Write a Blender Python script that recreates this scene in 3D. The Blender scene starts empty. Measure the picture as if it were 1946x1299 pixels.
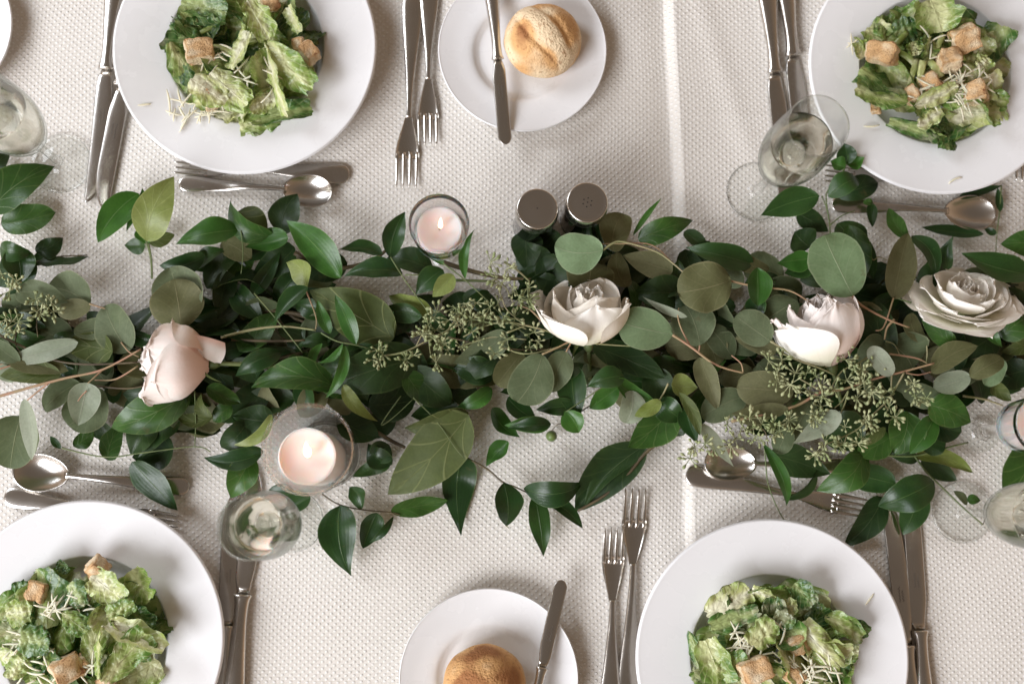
import bpy, math, random
from mathutils import Vector, Matrix, noise
from math import sin, cos, pi, sqrt, exp, radians
random.seed(7)
S = bpy.context.scene
COL = S.collection
# ------------------------------------------------------------------ camera
W_, H_ = 1946.0, 1299.0
F = 2350.0
CH = 1.2
NAD = (900.0, 935.0)
_n = Vector(((NAD[0]-973)/F, -(NAD[1]-649.5)/F, -1)).normalized()
ZW = -_n
XW = (Vector((1, 0, 0)) - ZW*ZW.x).normalized()
YW = ZW.cross(XW)
RC = Matrix((XW, YW, ZW))                      # camera space -> world
def P(px, py, z=0.0):
    d = RC @ Vector(((px-973)/F, -(py-649.5)/F, -1))
    return Vector((0, 0, CH)) + d*((z-CH)/d.z)
def SC(px, py, z=0.0):                          # metres per photo pixel at that point
    return (P(px+10, py, z)-P(px-10, py, z)).length/20
cd = bpy.data.cameras.new('camera'); cam = bpy.data.objects.new('camera', cd); COL.objects.link(cam)
cam.matrix_world = Matrix.Translation((0, 0, CH)) @ RC.to_4x4()
cd.sensor_width = 36; cd.lens = F/W_*36; cd.clip_end = 50; cd.clip_start = .05
cd.dof.use_dof = True; cd.dof.focus_distance = 1.14; cd.dof.aperture_fstop = 3.2
S.camera = cam
# ------------------------------------------------------------------ light
w = bpy.data.worlds.new('World'); S.world = w; w.use_nodes = True
bg = w.node_tree.nodes['Background']; bg.inputs[1].default_value = .86
_nt = w.node_tree; _tc = _nt.nodes.new('ShaderNodeTexCoord'); _sp = _nt.nodes.new('ShaderNodeSeparateXYZ'); _rp = _nt.nodes.new('ShaderNodeValToRGB')
_nt.links.new(_tc.outputs['Generated'], _sp.inputs[0]); _nt.links.new(_sp.outputs[2], _rp.inputs[0]); _nt.links.new(_rp.outputs[0], bg.inputs[0])
_rp.color_ramp.elements[0].position = .12; _rp.color_ramp.elements[0].color = (.66, .47, .33, 1)
_rp.color_ramp.elements[1].position = .93; _rp.color_ramp.elements[1].color = (.19, .15, .118, 1)
_e = _rp.color_ramp.elements.new(.6); _e.color = (.35, .24, .155, 1)
def area(name, loc, tgt, sx, sy, e, col):
    l = bpy.data.lights.new(name, 'AREA'); l.shape = 'RECTANGLE'; l.size = sx; l.size_y = sy; l.energy = e; l.color = col
    o = bpy.data.objects.new(name, l); COL.objects.link(o); o.location = loc
    o.rotation_euler = (Vector(tgt)-Vector(loc)).to_track_quat('-Z', 'Y').to_euler()
area('window_light', (-3.6, -2.9, 3.1), (0, .05, 0), 3.6, 3.0, 500, (.93, .95, 1.0))
area('side_fill_light', (-3.0, 2.2, 2.2), (0, .1, 0), 1.6, 1.6, 95, (.88, .94, 1.02))  # added fill lamp from the left, no second window behind it
S.view_settings.view_transform = 'Standard'; S.view_settings.look = 'None'; S.view_settings.exposure = -0.12
S.cycles.max_bounces = 14; S.cycles.transmission_bounces = 12; S.cycles.transparent_max_bounces = 12
S.cycles.glossy_bounces = 6
# ------------------------------------------------------------------ object helpers
ORG = {}
def tag(o, label=None, cat=None, group=None, kind=None):
    if label: o['label'] = label
    if cat: o['category'] = cat
    if group: o['group'] = group
    if kind: o['kind'] = kind
    return o
def empty(name, loc, label, cat, group=None, rz=0.0):
    o = bpy.data.objects.new(name, None); COL.objects.link(o); o.location = loc; o.rotation_euler = (0, 0, rz)
    o.empty_display_size = .02; ORG[o.name] = Vector(loc)
    return tag(o, label, cat, group)
def obj(name, me, parent=None, loc=None):
    o = bpy.data.objects.new(name, me); COL.objects.link(o)
    if parent is not None: o.parent = parent
    if loc is not None: o.location = loc
    return o
class MB:
    def __init__(s): s.v = []; s.f = []; s.uv = []; s.col = []; s.mi = []; s.cm = 0
    def add(s, vs, fs, uvs=None, cols=None):
        b = len(s.v); s.v += [tuple(p) for p in vs]
        s.f += [tuple(i+b for i in f) for f in fs]; s.mi += [s.cm]*len(fs)
        s.uv += list(uvs) if uvs else [(0, 0)]*len(vs)
        s.col += list(cols) if cols else [0.0]*len(vs)
    def grid(s, fn, nu, nv, cu=False, uvcol=None):
        vs = []; uvs = []; cols = []
        for i in range(nu+(0 if cu else 1)):
            for j in range(nv+1):
                r = fn(i/nu, j/nv)
                if len(r) == 2: cols.append(r[1]); r = r[0]
                else: cols.append(0.0)
                vs.append(r); uvs.append((i/nu, j/nv))
        n = nv+1; m = nu+(0 if cu else 1); fs = []
        for i in range(nu):
            a = i; b = (i+1) % m
            for j in range(nv): fs.append((a*n+j, b*n+j, b*n+j+1, a*n+j+1))
        s.add(vs, fs, uvs, cols)
    def lathe(s, prof, seg=48, c=(0, 0, 0)):
        vs = []; fs = []; n = len(prof)
        for i in range(seg):
            a = 2*pi*i/seg
            for r, z in prof: vs.append((c[0]+r*cos(a), c[1]+r*sin(a), c[2]+z))
        for i in range(seg):
            j = (i+1) % seg
            for k in range(n-1): fs.append((i*n+k, j*n+k, j*n+k+1, i*n+k+1))
        s.add(vs, fs)
    def tube(s, pts, rad, seg=6, flat=1.0, nrm=None, caps=True):
        pts = [Vector(p) for p in pts]; n = len(pts)
        if not hasattr(rad, '__len__'): rad = [rad]*n
        vs = []; up = nrm or Vector((0, 0, 1))
        for i, p in enumerate(pts):
            t = (pts[min(i+1, n-1)]-pts[max(i-1, 0)])
            if t.length < 1e-9: t = Vector((1, 0, 0))
            t.normalize(); sd = t.cross(up)
            if sd.length < 1e-3: sd = t.cross(Vector((1, 0, 0)))
            sd.normalize(); u2 = sd.cross(t)
            for k in range(seg):
                a = 2*pi*k/seg
                vs.append(p+(sd*cos(a)+u2*sin(a)*flat)*rad[i])
        fs = []
        for i in range(n-1):
            for k in range(seg):
                k2 = (k+1) % seg
                fs.append((i*seg+k, i*seg+k2, (i+1)*seg+k2, (i+1)*seg+k))
        if caps: fs.append(tuple(range(seg-1, -1, -1))); fs.append(tuple((n-1)*seg+k for k in range(seg)))
        s.add(vs, fs)
    def mesh(s, name, mats, smooth=True, org=None):
        me = bpy.data.meshes.new(name)
        vs = s.v if org is None else [(x-org[0], y-org[1], z-org[2]) for x, y, z in s.v]
        me.from_pydata(vs, [], s.f)
        for m in (mats if isinstance(mats, (list, tuple)) else [mats]): me.materials.append(m)
        me.polygons.foreach_set('use_smooth', [smooth]*len(s.f))
        me.polygons.foreach_set('material_index', s.mi)
        ul = me.uv_layers.new(name='UVMap'); li = [0]*len(me.loops); me.loops.foreach_get('vertex_index', li)
        fl = []
        for i in li: fl += s.uv[i]
        ul.data.foreach_set('uv', fl)
        at = me.attributes.new('tone', 'FLOAT', 'POINT'); at.data.foreach_set('value', s.col)
        me.update(); return me
    def build(s, name, mats, parent=None, smooth=True, org=None, loc=None):
        if org is None and parent is not None and loc is None: org = ORG.get(parent.name)
        return obj(name, s.mesh(name, mats, smooth, org), parent, loc)
def smooth_path(pts, sub=4):
    pts = [Vector(p) for p in pts]; out = []
    for i in range(len(pts)-1):
        p0 = pts[max(i-1, 0)]; p1 = pts[i]; p2 = pts[i+1]; p3 = pts[min(i+2, len(pts)-1)]
        for k in range(sub):
            t = k/sub
            out.append(.5*((2*p1)+(p2-p0)*t+(2*p0-5*p1+4*p2-p3)*t*t+(3*p1-p0-3*p2+p3)*t**3))
    out.append(pts[-1]); return out
def copy_tree(o, parent=None):
    c = o.copy(); COL.objects.link(c); c.parent = parent
    for ch in list(o.children): copy_tree(ch, c)
    return c
# ------------------------------------------------------------------ materials
class M:
    def __init__(s, name, col=(.8, .8, .8), rough=.5, metal=0.0, **kw):
        s.m = bpy.data.materials.new(name); s.m.use_nodes = True; s.t = s.m.node_tree
        s.b = s.t.nodes['Principled BSDF']; s.b.inputs['Base Color'].default_value = (*col, 1)
        s.b.inputs['Roughness'].default_value = rough; s.b.inputs['Metallic'].default_value = metal
        for k, v in kw.items(): s.b.inputs[k.replace('_', ' ')].default_value = v
    def n(s, ty, props={}, **inp):
        x = s.t.nodes.new(ty)
        for k, v in props.items(): setattr(x, k, v)
        for k, v in inp.items():
            key = int(k[1:]) if k[0] == 'i' and k[1:].isdigit() else k.replace('_', ' ')
            if isinstance(v, bpy.types.NodeSocket): s.t.links.new(v, x.inputs[key])
            else: x.inputs[key].default_value = v
        return x
    def math(s, op, a, b=0.0, c=0.0, clamp=False):
        return s.n('ShaderNodeMath', {'operation': op, 'use_clamp': clamp}, i0=a, i1=b, i2=c).outputs[0]
    def mix(s, f, a, b, mode='MIX'):
        x = s.n('ShaderNodeMix', {'data_type': 'RGBA', 'blend_type': mode})
        for sk, v in ((x.inputs[0], f), (x.inputs[6], a), (x.inputs[7], b)):
            if isinstance(v, bpy.types.NodeSocket): s.t.links.new(v, sk)
            else: sk.default_value = v if not hasattr(v, '__len__') else ((*v, 1) if len(v) == 3 else v)
        return x.outputs[2]
    def ss(s, x, lo, hi, a=0.0, b=1.0):
        return s.n('ShaderNodeMapRange', {'interpolation_type': 'SMOOTHSTEP'}, Value=x, From_Min=lo, From_Max=hi, To_Min=a, To_Max=b).outputs[0]
    def noise(s, scale, detail=3.0, vec=None, rough=.5):
        x = s.n('ShaderNodeTexNoise', Scale=scale, Detail=detail, Roughness=rough)
        s.t.links.new(vec if vec is not None else s.co(), x.inputs['Vector']); return x.outputs[0]
    def co(s):
        if not hasattr(s, '_co'): s._co = s.n('ShaderNodeTexCoord')
        return s._co.outputs['Object']
    def sep(s, v):
        return s.n('ShaderNodeSeparateXYZ', Vector=v).outputs
    def link(s, a, k): s.t.links.new(a, s.b.inputs[k] if isinstance(k, str) else k)
    def bump(s, h, strength, dist):
        x = s.n('ShaderNodeBump', Strength=strength, Distance=dist, Height=h); s.link(x.outputs[0], 'Normal')

def leaf_mat(name, c1, c2, back, vein, rough, nside, side, spec=.5, coat=0.0, veinw=.02, par=0.0):
    m = M(name, c1, rough); m.b.inputs['Specular IOR Level'].default_value = spec
    if coat: m.b.inputs['Coat Weight'].default_value = coat; m.b.inputs['Coat Roughness'].default_value = .22
    tc = m.n('ShaderNodeTexCoord'); m._co = tc
    u, v, _ = m.sep(tc.outputs['UV'])
    av = m.math('ABSOLUTE', m.math('SUBTRACT', v, .5))
    mid = m.ss(av, 0.0, veinw, 1, 0)
    s_ = m.math('SINE', m.math('MULTIPLY', m.math('SUBTRACT', u, m.math('SUBTRACT', m.math('MULTIPLY', av, 1.05), m.math('MULTIPLY', m.math('MULTIPLY', av, av), .95))), nside*2*pi))
    sv = m.math('MULTIPLY', m.ss(s_, .93, 1.0), side)
    pv = m.math('SINE', m.math('MULTIPLY', av, 60.0))
    geo = m.n('ShaderNodeNewGeometry'); rnd = m.n('ShaderNodeObjectInfo').outputs['Random']
    pos = geo.outputs['Position']
    n1 = m.noise(55, 3, pos); n2 = m.noise(420, 2, pos); n3 = m.noise(16, 2, pos)
    base = m.mix(m.ss(m.math('ADD', n1, m.math('MULTIPLY', m.math('SUBTRACT', rnd, .5), .45)), .3, .72), c1, c2)
    base = m.mix(m.math('MULTIPLY', m.ss(n2, .35, .7), .3), base, m.mix(1.0, base, (.62, .62, .6), 'MULTIPLY'))
    base = m.mix(m.math('MULTIPLY', m.ss(m.noise(38, 4, pos, .7), .64, .74), .45), base, (.11, .085, .035))
    base = m.mix(geo.outputs['Backfacing'], base, back)
    edge = m.ss(av, .455, .5)
    base = m.mix(m.math('MULTIPLY', edge, .35), base, vein)
    base = m.mix(m.math('MAXIMUM', m.math('MULTIPLY', mid, .75), sv), base, vein)
    m.link(base, 'Base Color')
    m.link(m.math('ADD', m.math('MULTIPLY', n2, .18), rough-.09), 'Roughness')
    h = m.math('ADD', m.math('MULTIPLY', m.math('MAXIMUM', mid, sv), 1.0), m.math('MULTIPLY', n1, 1.6))
    h = m.math('ADD', h, m.math('MULTIPLY', pv, par))
    m.bump(h, .55, .0006)
    m.b.inputs['Subsurface Weight'].default_value = 0.0
    # thin-leaf translucency
    tr = m.n('ShaderNodeBsdfTranslucent'); m.t.links.new(m.mix(1.0, base, (1.0, 1.15, .5), 'MULTIPLY'), tr.inputs[0])
    mx = m.n('ShaderNodeMixShader', Fac=.16); out = m.t.nodes['Material Output']
    m.t.links.new(m.b.outputs[0], mx.inputs[1]); m.t.links.new(tr.outputs[0], mx.inputs[2]); m.t.links.new(mx.outputs[0], out.inputs[0])
    return m.m
LM = {
 'E': leaf_mat('eucalyptus_green', (.105, .135, .068), (.135, .165, .09), (.15, .155, .095), (.32, .33, .2), .58, 7, .10, .2, veinw=.012),
 'e': leaf_mat('eucalyptus_light', (.16, .235, .115), (.2, .285, .15), (.2, .22, .14), (.42, .46, .3), .55, 7, .10, .25, veinw=.012),
 'O': leaf_mat('eucalyptus_olive', (.115, .118, .05), (.145, .145, .072), (.13, .125, .07), (.3, .27, .15), .58, 7, .12, .2, veinw=.012),
 'W': leaf_mat('eucalyptus_silver', (.25, .29, .2), (.31, .34, .25), (.24, .24, .17), (.46, .47, .36), .5, 6, .10, .45, veinw=.015),
 'S': leaf_mat('smilax_dark', (.015, .046, .010), (.026, .068, .014), (.075, .13, .035), (.12, .2, .06), .35, 3, 0.0, .42, .07, .014, .05),
 's': leaf_mat('smilax_bright', (.032, .10, .014), (.048, .14, .02), (.13, .2, .05), (.19, .3, .09), .36, 3, 0.0, .42, .06, .014, .05),
 'G': leaf_mat('lemon_leaf_green', (.028, .074, .013), (.044, .108, .018), (.12, .155, .05), (.16, .22, .07), .36, 5, .25, .38, .05, .012),
 'D': leaf_mat('lemon_leaf_dark', (.015, .038, .010), (.026, .056, .014), (.075, .09, .035), (.09, .13, .045), .42, 5, .18, .36, .03, .012),
 'U': leaf_mat('lemon_leaf_underside', (.060, .082, .018), (.082, .108, .026), (.05, .085, .02), (.2, .22, .085), .55, 4, .55, .35, 0, .015),
 'Y': leaf_mat('leaf_yellow_green', (.17, .22, .045), (.22, .26, .075), (.18, .2, .08), (.36, .4, .17), .45, 6, .3, .4, .05, .015),
}
def stem_mat(name, a, b, r=.55):
    m = M(name, a, r); pos = m.n('ShaderNodeNewGeometry').outputs['Position']
    m.link(m.mix(m.ss(m.noise(60, 3, pos), .35, .65), a, b), 'Base Color'); m.bump(m.noise(900, 2, pos), .3, .0004); return m.m
ST_TAN = stem_mat('stem_tan', (.33, .25, .13), (.4, .22, .14)); ST_GRN = stem_mat('stem_green', (.09, .13, .04), (.14, .17, .06))
ST_BRN = stem_mat('stem_brown', (.07, .05, .025), (.12, .09, .04)); ST_PALE = stem_mat('stem_pale', (.27, .29, .13), (.33, .29, .16))
SEED = stem_mat('seed_green', (.22, .26, .11), (.36, .37, .2), .5)

cl = M('tablecloth_weave', (.8, .77, .73), .75)
cx, cy, cz = cl.sep(cl.co())
wob = cl.noise(7, 2)
K = pi/.0037
gx = cl.math('MULTIPLY', cl.math('ADD', cx, cl.math('MULTIPLY', wob, .014)), K)
gy = cl.math('MULTIPLY', cl.math('ADD', cy, cl.math('MULTIPLY', cl.noise(5, 2), .012)), K*1.18)
wv = cl.math('MULTIPLY', cl.math('SINE', gx), cl.math('SINE', gy))
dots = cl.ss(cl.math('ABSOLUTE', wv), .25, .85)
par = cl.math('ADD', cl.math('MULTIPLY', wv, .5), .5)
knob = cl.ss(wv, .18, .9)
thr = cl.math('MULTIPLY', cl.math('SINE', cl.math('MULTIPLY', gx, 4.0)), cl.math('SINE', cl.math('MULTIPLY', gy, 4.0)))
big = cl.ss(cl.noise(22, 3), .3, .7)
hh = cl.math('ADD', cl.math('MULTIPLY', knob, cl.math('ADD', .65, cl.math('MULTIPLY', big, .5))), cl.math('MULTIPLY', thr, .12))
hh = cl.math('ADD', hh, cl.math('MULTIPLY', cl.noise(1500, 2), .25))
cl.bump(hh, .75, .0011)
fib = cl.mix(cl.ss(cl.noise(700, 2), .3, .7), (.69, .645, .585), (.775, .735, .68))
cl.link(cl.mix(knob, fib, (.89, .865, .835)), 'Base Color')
cl.b.inputs['Sheen Weight'].default_value = .25
cl.link(cl.math('SUBTRACT', .82, cl.math('MULTIPLY', knob, .25)), 'Roughness')

por = M('white_porcelain', (.80, .795, .80), .2); por.b.inputs['Specular IOR Level'].default_value = .45
por.link(por.mix(por.ss(por.noise(9, 3), .3, .7), (.79, .785, .79), (.82, .815, .82)), 'Base Color')
por.link(por.math('ADD', .2, por.math('MULTIPLY', por.noise(30, 4), .14)), 'Roughness'); por = por.m
stl = M('brushed_steel', (.63, .60, .56), .2, 1.0)
sx_, sy_, sz_ = stl.sep(stl.co())
cmb = stl.n('ShaderNodeCombineXYZ', X=stl.math('MULTIPLY', sx_, 60.0), Y=stl.math('MULTIPLY', sy_, 2200.0), Z=stl.math('MULTIPLY', sz_, 900.0)).outputs[0]
bn = stl.noise(1.0, 3, cmb)
stl.link(stl.math('ADD', .14, stl.math('MULTIPLY', stl.math('ADD', stl.math('MULTIPLY', bn, .5), stl.noise(30, 3)), .11)), 'Roughness'); stl.bump(bn, .02, .0002); stl = stl.m
pol = M('polished_steel', (.16, .155, .15), .07, 1.0)  # shaker bodies: reflection of the dark garland is put into the base colour
pol.link(pol.math('ADD', .03, pol.math('MULTIPLY', pol.noise(60, 4), .1)), 'Roughness'); pol = pol.m
dkm = M('engraved_mark', (.09, .075, .06), .6).m
def glass(name, col, ior=1.45, rough=0.0):
    m = M(name, col, rough); m.b.inputs['Transmission Weight'].default_value = 1; m.b.inputs['IOR'].default_value = ior; return m.m
def thin(name):
    m = M(name); t = m.t; a = m.n('ShaderNodeBsdfTransparent'); a.inputs[0].default_value = (.965, .972, .965, 1); b = m.n('ShaderNodeBsdfGlossy', Roughness=.04)
    lw = m.n('ShaderNodeLayerWeight', Blend=.5).outputs['Facing']; f = m.math('ADD', m.math('MULTIPLY', m.math('POWER', lw, 5.0), .6), .03); t.links.new(m.mix(m.math('POWER', lw, 9.0), (.975, .98, .975), (.45, .5, .45)), a.inputs[0]); mx = m.n('ShaderNodeMixShader', Fac=f); out = t.nodes['Material Output']
    t.links.new(a.outputs[0], mx.inputs[1]); t.links.new(b.outputs[0], mx.inputs[2]); t.links.new(mx.outputs[0], out.inputs[0]); t.nodes.remove(m.b); return m.m
TG = thin('thin_glass')
GL = glass('clear_glass', (.985, .992, .988)); WINE = glass('champagne_liquid', (.985, .965, .87), 1.24)
_w = WINE.node_tree; _a = _w.nodes.new('ShaderNodeBsdfTransparent'); _a.inputs[0].default_value = (.985, .97, .91, 1); _m = _w.nodes.new('ShaderNodeMixShader'); _m.inputs[0].default_value = .08
_w.links.new(_w.nodes['Principled BSDF'].outputs[0], _m.inputs[1]); _w.links.new(_a.outputs[0], _m.inputs[2]); _w.links.new(_m.outputs[0], _w.nodes['Material Output'].inputs[0])
wx = M('candle_wax', (.93, .82, .80), .42); wx.b.inputs['Subsurface Weight'].default_value = 1.0
wx.b.inputs['Subsurface Radius'].default_value = (1.0, .5, .4); wx.b.inputs['Subsurface Scale'].default_value = .012; wx.bump(wx.noise(120, 3), .15, .0006); wx = wx.m
wk = M('wick', (.02, .015, .01), .9).m
fl = M('candle_flame', (1, .8, .5), .5); fl.b.inputs['Emission Color'].default_value = (1, .62, .40, 1); fl.b.inputs['Emission Strength'].default_value = 3.4; fl = fl.m
foil = M('tealight_foil', (.75, .75, .75), .25, 1.0).m

def petal_mat(name, a, b, deep):
    m = M(name, a, .72); m.b.inputs['Specular IOR Level'].default_value = .25; pass
    tc = m.n('ShaderNodeTexCoord'); m._co = tc; u, v, _ = m.sep(tc.outputs['UV'])
    pos = m.n('ShaderNodeNewGeometry').outputs['Position']
    base = m.mix(m.ss(m.noise(45, 3, pos), .35, .65), a, b)
    base = m.mix(m.ss(v, .45, 0.0), base, deep)
    cmb = m.n('ShaderNodeCombineXYZ', X=m.math('MULTIPLY', u, 26.0), Y=m.math('MULTIPLY', v, 2.5)).outputs[0]
    st = m.noise(1.0, 3, cmb)
    base = m.mix(m.math('MULTIPLY', m.ss(st, .5, .75), .14), base, m.mix(1.0, base, (.82, .72, .62), 'MULTIPLY'))
    e = m.math('MULTIPLY', m.ss(v, .93, 1.0), m.ss(m.noise(160, 3, pos), .5, .7))
    base = m.mix(m.math('MULTIPLY', e, .35), base, (.6, .42, .28))
    m.link(base, 'Base Color'); m.bump(m.math('ADD', st, m.noise(350, 2, pos)), .3, .0005)
    tr = m.n('ShaderNodeBsdfTranslucent'); m.t.links.new(base, tr.inputs[0]); mx = m.n('ShaderNodeMixShader', Fac=.11); out = m.t.nodes['Material Output']
    m.t.links.new(m.b.outputs[0], mx.inputs[1]); m.t.links.new(tr.outputs[0], mx.inputs[2]); m.t.links.new(mx.outputs[0], out.inputs[0]); return m.m
PW = petal_mat('petal_white', (.965, .94, .885), (.95, .91, .84), (.86, .84, .62))
PC = petal_mat('petal_cream', (.93, .87, .77), (.94, .90, .83), (.86, .70, .5))
PP = petal_mat('petal_blush', (.93, .83, .77), (.93, .87, .83), (.86, .66, .56))
PI = petal_mat('petal_pink', (.93, .82, .76), (.93, .87, .82), (.88, .60, .50))

def lettuce_mat(name, edge, mid, rib):
    m = M(name, mid, .34); m.b.inputs['Coat Weight'].default_value = .35; m.b.inputs['Coat Roughness'].default_value = .2
    tc = m.n('ShaderNodeTexCoord'); m._co = tc; u, v, _ = m.sep(tc.outputs['UV']); pos = m.n('ShaderNodeNewGeometry').outputs['Position']
    av = m.math('ABSOLUTE', m.math('SUBTRACT', v, .5))
    nn = m.noise(60, 3, pos); rnd = m.n('ShaderNodeObjectInfo').outputs['Random']
    k = m.math('ADD', m.math('ADD', m.math('MULTIPLY', av, 1.3), m.math('MULTIPLY', u, .35)), m.math('MULTIPLY', m.math('SUBTRACT', nn, .5), .9))
    k = m.math('ADD', k, m.math('MULTIPLY', m.math('SUBTRACT', rnd, .5), .35))
    base = m.mix(m.ss(k, .12, .45), rib, mid); base = m.mix(m.ss(k, .4, .85), base, edge)
    s_ = m.math('SINE', m.math('ADD', m.math('MULTIPLY', m.math('SUBTRACT', u, av), 34.0), m.math('MULTIPLY', nn, 7.0)))
    vn = m.math('MAXIMUM', m.ss(s_, .86, 1.0), m.ss(av, .03, .0))
    base = m.mix(m.math('MULTIPLY', vn, .5), base, rib)
    vo = m.n('ShaderNodeTexVoronoi', {'feature': 'DISTANCE_TO_EDGE'}, Vector=pos, Scale=120.0).outputs[0]
    cell = m.ss(vo, 0.0, .22)
    base = m.mix(m.math('MULTIPLY', m.math('SUBTRACT', 1.0, cell), .16), base, rib)
    dr = m.ss(m.noise(34, 4, pos, .65), .56, .66)
    base = m.mix(m.math('MULTIPLY', dr, .4), base, (.72, .65, .48))
    m.link(base, 'Base Color')
    m.bump(m.math('ADD', m.math('MULTIPLY', cell, .5), m.math('ADD', m.noise(130, 3, pos), m.math('MULTIPLY', vn, .5))), .6, .0012)
    tr = m.n('ShaderNodeBsdfTranslucent'); m.t.links.new(base, tr.inputs[0]); mx = m.n('ShaderNodeMixShader', Fac=.25); out = m.t.nodes['Material Output']
    m.t.links.new(m.b.outputs[0], mx.inputs[1]); m.t.links.new(tr.outputs[0], mx.inputs[2]); m.t.links.new(mx.outputs[0], out.inputs[0]); return m.m
LT = [lettuce_mat('romaine_dark', (.028, .095, .02), (.075, .18, .032), (.42, .5, .2)),
      lettuce_mat('romaine_mid', (.11, .23, .035), (.28, .38, .085), (.68, .7, .36)),
      lettuce_mat('romaine_pale', (.30, .41, .09), (.60, .63, .26), (.86, .84, .6))]
def crust(name, pale, brown, dark, sc):
    m = M(name, pale, .75); t = m.n('ShaderNodeAttribute', {'attribute_name': 'tone'}).outputs['Fac']
    k = m.math('ADD', t, m.math('MULTIPLY', m.math('SUBTRACT', m.noise(sc, 4), .5), .9))
    base = m.mix(m.ss(k, .1, .65), pale, brown); base = m.mix(m.ss(k, .68, 1.05), base, dark)
    sp = m.ss(m.noise(sc*7, 3), .60, .68); base = m.mix(m.math('MULTIPLY', sp, .5), base, dark)
    m.link(base, 'Base Color'); m.bump(m.math('ADD', m.noise(sc*5, 4), m.math('MULTIPLY', m.noise(sc*14, 2), .7)), 1.0, .002); return m.m
CRT = crust('crouton_toast', (.84, .68, .46), (.68, .42, .20), (.28, .11, .035), 90)
BRD = crust('bread_crust', (.80, .62, .40), (.66, .37, .15), (.36, .15, .05), 32)
CHS = M('parmesan', (.8, .72, .52), .5, Subsurface_Weight=.2).m
DRS = M('caesar_dressing', (.68, .57, .42), .3, Subsurface_Weight=.3).m
BER = stem_mat('berry_green', (.1, .16, .04), (.17, .22, .07), .4)
# ------------------------------------------------------------------ table
def crease_x(y):
    pts = [(P(1262, -200), ), (P(1265, 0), ), (P(1284, 400), ), (P(1298, 700), ), (P(1305, 1020), ), (P(1306, 1500), )]
    return pts
CR = [(p[0].y, p[0].x) for p in crease_x(0)]
def crx(y):
    for (y1, x1), (y2, x2) in zip(CR, CR[1:]):
        if y <= y1 and y >= y2: return x1+(x2-x1)*(y1-y)/(y1-y2)
    return CR[0][1] if y > CR[0][0] else CR[-1][1]
def sst(x, a, b):
    t = min(1, max(0, (x-a)/(b-a))); return t*t*(3-2*t)
YT = P(0, 200).y; YB = P(600, 1226).y; YM = P(600, 640).y
def cloth_h(x, y):
    d = x-crx(y)+.0022*noise.noise(Vector((2.2, y*5.5, 0)))+.0007*noise.noise(Vector((9, y*22, 0))); am = .78+.55*noise.noise(Vector((3, y*7, 5)))
    up = sst(y, YB-.02, P(1300, 700).y+.1)                # stronger fold at the far side
    h = am*(.0030+.0040*up)*sst(d, -.003, .009)*exp(-max(0, d)/.05)
    h -= (.0012+.0026*up)*exp(-(min(0, d)/.018)**2)*(1-sst(d, -.003, .009))
    for yy, a, wd in ((YT, .0011, .002), (YB, .001, .002), (YM, .0008, .002)):
        h += a*exp(-((y-yy+.004*sin(x*7))/wd)**2)*(.4+.6*noise.noise(Vector((x*6, yy*9, 1.7))))
    h += .0011*noise.noise(Vector((x*6, y*6, 0)))+.0006*noise.noise(Vector((x*17, y*13, 4)))
    h += .0012*exp(-((x-P(1420, 280).x+.3*(y-P(1420, 280).y))/.012)**2)*sst(y, P(1400, 420).y, P(1400, 250).y)
    return h
mb = MB(); X0, X1, Y0, Y1 = -.95, 1.0, -.62, .85
nx, ny = 640, 400
cmn, cmx = min(a[1] for a in CR)-.014, max(a[1] for a in CR)+.016
def xmap(u):
    if u < .33: return X0+(cmn-X0)*u/.33
    if u < .67: return cmn+(cmx-cmn)*(u-.33)/.34
    return cmx+(X1-cmx)*(u-.67)/.33
mb.grid(lambda u, v: (xmap(u), Y0+(Y1-Y0)*v, cloth_h(xmap(u), Y0+(Y1-Y0)*v)), nx, ny)
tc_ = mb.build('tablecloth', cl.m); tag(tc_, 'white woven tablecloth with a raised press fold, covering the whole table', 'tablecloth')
mb = MB()
mb.add([(X0-.01, Y0-.01, -.006), (X1+.01, Y0-.01, -.006), (X1+.01, Y1+.01, -.006), (X0-.01, Y1+.01, -.006),
        (X0-.01, Y0-.01, -.03), (X1+.01, Y0-.01, -.03), (X1+.01, Y1+.01, -.03), (X0-.01, Y1+.01, -.03)],
       [(0, 1, 2, 3), (7, 6, 5, 4), (0, 4, 5, 1), (1, 5, 6, 2), (2, 6, 7, 3), (3, 7, 4, 0)])
tag(mb.build('table', M('table_wood', (.2, .12, .07), .5).m, smooth=False), kind='structure')
# ------------------------------------------------------------------ plates
def rounded(prof, n=3):
    p = [Vector((r, 0, z)) for r, z in prof]
    q = smooth_path(p, n); return [(max(0, a.x), a.z) for a in q]
PR = .1275
def plate_mesh(R, well, rz, name, foot):
    pr = [(0, .0055), (well*.5, .0052), (well*.80, .0062), (well*.90, .0098), (well*.965, .0165), (well*.990, rz-.0062), (well*1.004, rz-.0048), (well*1.03, rz-.0043), (well*1.10, rz-.0038), (R*.8, rz-.0022), (R*.96, rz-.0004), (R*.99, rz), (R, rz-.001),
          (R*.99, rz-.003), (R*.8, rz-.0055), (well*1.08, rz-.009), (well*.97, .007), (foot, .003), (foot*.99, .001), (foot*.93, .001), (foot*.9, .003), (0, .003)]
    m = MB(); m.lathe(rounded(pr, 4), 128); return m.mesh(name, por)
DP = plate_mesh(PR, .0765, .0265, 'dinner_plate', .05)
def bread_mesh(R, well):
    pr = [(0, .004), (well*.8, .0042), (well*.97, .006), (well*1.1, .0095), (R*.8, .012), (R*.97, .0152), (R*.992, .0158), (R, .015), (R*.985, .0128), (R*.8, .0095), (well*1.1, .006), (well*.95, .0018), (well*.86, .0012), (well*.8, .0025), (0, .0025)]
    m = MB(); m.lathe(rounded(pr, 4), 112); return m.mesh('bread_plate', por)
BP = bread_mesh(.0835, .047)
plates = {}
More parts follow.
